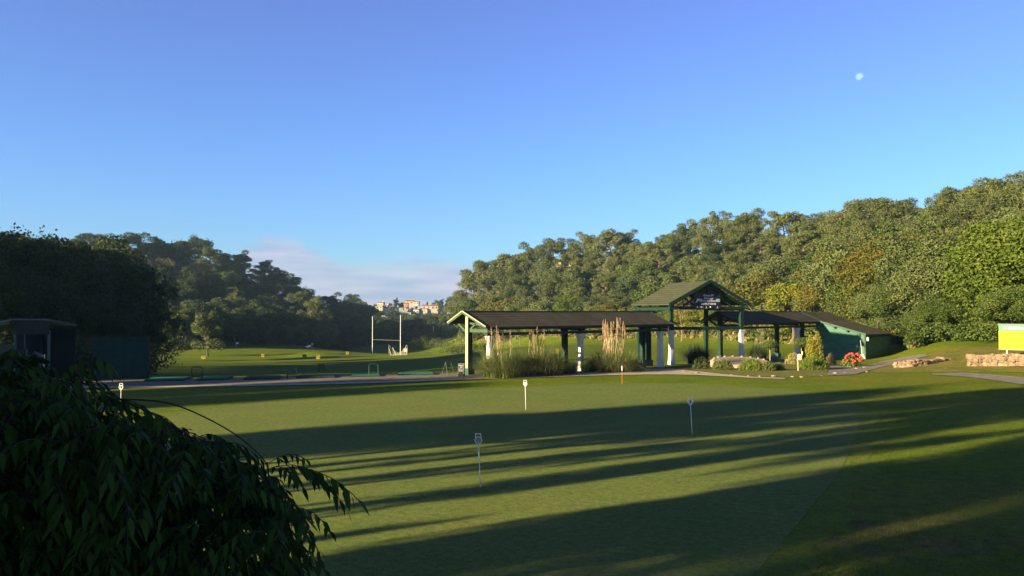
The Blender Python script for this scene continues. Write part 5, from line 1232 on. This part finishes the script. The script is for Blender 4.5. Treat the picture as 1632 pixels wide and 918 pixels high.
def foreground_shrub():
    g = np.random.default_rng(12); root = empty('wisteria_shrub', (-2.2, 4.6, 0), 0, 'dark drooping shrub with feathery leaves filling the lower left foreground', 'shrub'); org = np.array([-2.2, 4.6, 0.])
    TOP = [(-160,600),(-60,592),(0,600),(60,598),(120,640),(170,662),(220,672),(260,690),(300,700),(340,715),(365,740),(400,765),(430,775),(460,790),(480,800),(492,840),(480,880),(470,920)]
    V = []; S = MB(); cnt = 0
    def P3(px, py, d): return np.array([(px-HX)/F*d, d, zy(py, d)])
    def add(base, dirv, ln, npair=6):
        v, st = frond(base, dirv, ln, g, npair); V.extend(v); S.tube([s-org for s in st[::3]]+[st[-1]-org], .0022, 3)
    N_ = 2100
    while cnt < N_:
        px = -160+610*g.random(); top = lerp_poly(TOP, px); py = top+8+(1010-top)*g.random()**1.15
        if px > 400 and py < 800+ (px-400)*.3 and g.random() < .3: continue
        d = 3.3+2.3*g.random()
        dens = 1.0 if px < 250 else .62 if px < 400 else .36
        if g.random() > dens: cnt += .35; continue
        b = P3(px, py, d); dirv = np.array([g.normal()*.8+.25, g.normal()*.7-.35, .25+.35*g.random()]); add(b, dirv, .22+.14*g.random()); cnt += 1
    # sprays that make the outline
    for px, py, dx, dz, ln in ((70,605,-.2,.8,.34),(95,600,.6,.55,.36),(40,612,-.7,.6,.3),(95,612,.35,.1,.34),(75,640,-.2,-.2,.32),(150,640,.5,.3,.3),(170,650,.9,.1,.28),(5,602,.2,.9,.3),(20,600,.6,.6,.3),(-20,600,.3,.8,.3),(200,672,.8,.4,.3),(240,690,.5,.6,.26),(262,690,.9,.2,.28),(300,702,.7,.5,.26),(325,706,.9,.3,.28),(345,722,.9,.15,.25),(350,740,.8,0,.26),
        (440,742,.95,.28,.36),(432,745,.8,.55,.26),(430,750,-.6,.5,.24),(425,748,-.9,.2,.26),(440,765,.7,-.4,.28),(438,775,.4,-.7,.28),(436,770,.2,-.8,.3),(425,762,-.5,-.5,.3),(415,790,-.2,-.5,.3),(445,800,.3,-.7,.24),(438,830,.2,-.6,.24),(430,860,.2,-.6,.24),(430,885,.2,-.5,.22),(400,765,-.7,.3,.3),(385,770,-.9,.1,.3),(410,820,.4,-.5,.3),(390,850,.1,-.6,.3)):
        for r_ in range(2): add(P3(px+g.normal()*5, py+g.normal()*5, 3.9+g.normal()*.12), (dx+g.normal()*.1, g.normal()*.25-.15, dz+g.normal()*.08), ln*(.9+.25*g.random()), 6)
    V = np.array(V).reshape(-1, 3)-org
    me = npmesh('foliage', V, 6, mat('wisteria leaves', (.026,.055,.010), .6, (.045,.082,.014), 1.2, isl=.35, trans=.25, spec=.12)); meshobj('foliage', me, root)
    pale = mat('pale twig bark', (.16,.15,.12), .8); dark = mat('dark twig bark', (.035,.03,.02), .8)
    S.build('leaf_stalks', dark, root)['kind'] = 'stuff'
    def twig(pts, r0, m):
        P = [P3(a, b, c) for a, b, c in pts]; out = []
        for i in range(len(P)-1):
            p0, p1, p2, p3 = P[max(i-1, 0)], P[i], P[i+1], P[min(i+2, len(P)-1)]
            for s in range(6): t = s/6; out.append(.5*((2*p1)+(-p0+p2)*t+(2*p0-5*p1+4*p2-p3)*t*t+(-p0+3*p1-3*p2+p3)*t**3)-org)
        out.append(P[-1]-org); q = MB(); q.tube(out, list(np.linspace(r0, r0*.55, len(out))), 6); q.build('stem', m, root)
    twig([(80,590,4.0),(140,612,3.95),(200,638,3.9),(270,672,3.85),(330,712,3.85),(385,745,3.85),(430,768,3.85)], .0055, dark)
    twig([(60,655,4.1),(120,642,4.0),(200,636,3.9),(270,642,3.85),(330,665,3.85),(385,697,3.85),(425,735,3.85),(430,765,3.85)], .005, dark)
    twig([(330,858,3.8),(370,822,3.8),(410,795,3.8),(437,776,3.85),(430,765,3.85)], .0055, pale)
    twig([(360,790,3.8),(385,774,3.82),(410,768,3.85),(432,768,3.85)], .004, pale)
    twig([(360,745,3.8),(378,730,3.82),(400,727,3.85),(415,745,3.85)], .0035, dark)
    twig([(428,735,3.85),(430,750,3.85),(431,770,3.85),(440,850,3.9),(438,960,3.9)], .004, dark)
    for k in range(14):
        px = -60+38*k; twig([(px*.6+60, 1500, 4.7),(px*.85+20, 1150, 4.6),(px, 880+g.normal()*20, 4.4+g.normal()*.3),(px+g.normal()*30, lerp_poly(TOP, px)+60, 4.2)], .014, dark)
foreground_shrub()

# ------------------------------------------------------------------ air
def haze():
    m = bpy.data.materials.new('haze'); m.use_nodes = True; nt = m.node_tree; nt.nodes.clear()
    o = nt.nodes.new('ShaderNodeOutputMaterial'); v = nt.nodes.new('ShaderNodeVolumePrincipled')
    v.inputs['Color'].default_value = (.50, .74, 1, 1); v.inputs['Density'].default_value = .00027; v.inputs['Anisotropy'].default_value = .2
    nt.links.new(v.outputs[0], o.inputs['Volume'])
    b = MB(); b.box(-1250, 1250, -1250, 1250, -32, 62); ob = b.build('haze', m); tag(ob, kind='stuff')
haze()

for o_ in bpy.data.objects:
    if 'label' in o_ and len(o_['label'].split()) > 16: o_['label'] = ' '.join(w_ for w_ in o_['label'].split() if w_ != 'standing').replace(' leafy trees', ' trees').replace('umbrella pines', 'pines').replace('evergreen oaks', 'oaks').replace('close behind', 'behind').replace('grey green trees', 'grey trees').replace('right of the shed', 'right of shed').replace('at the range edge', 'at range edge')
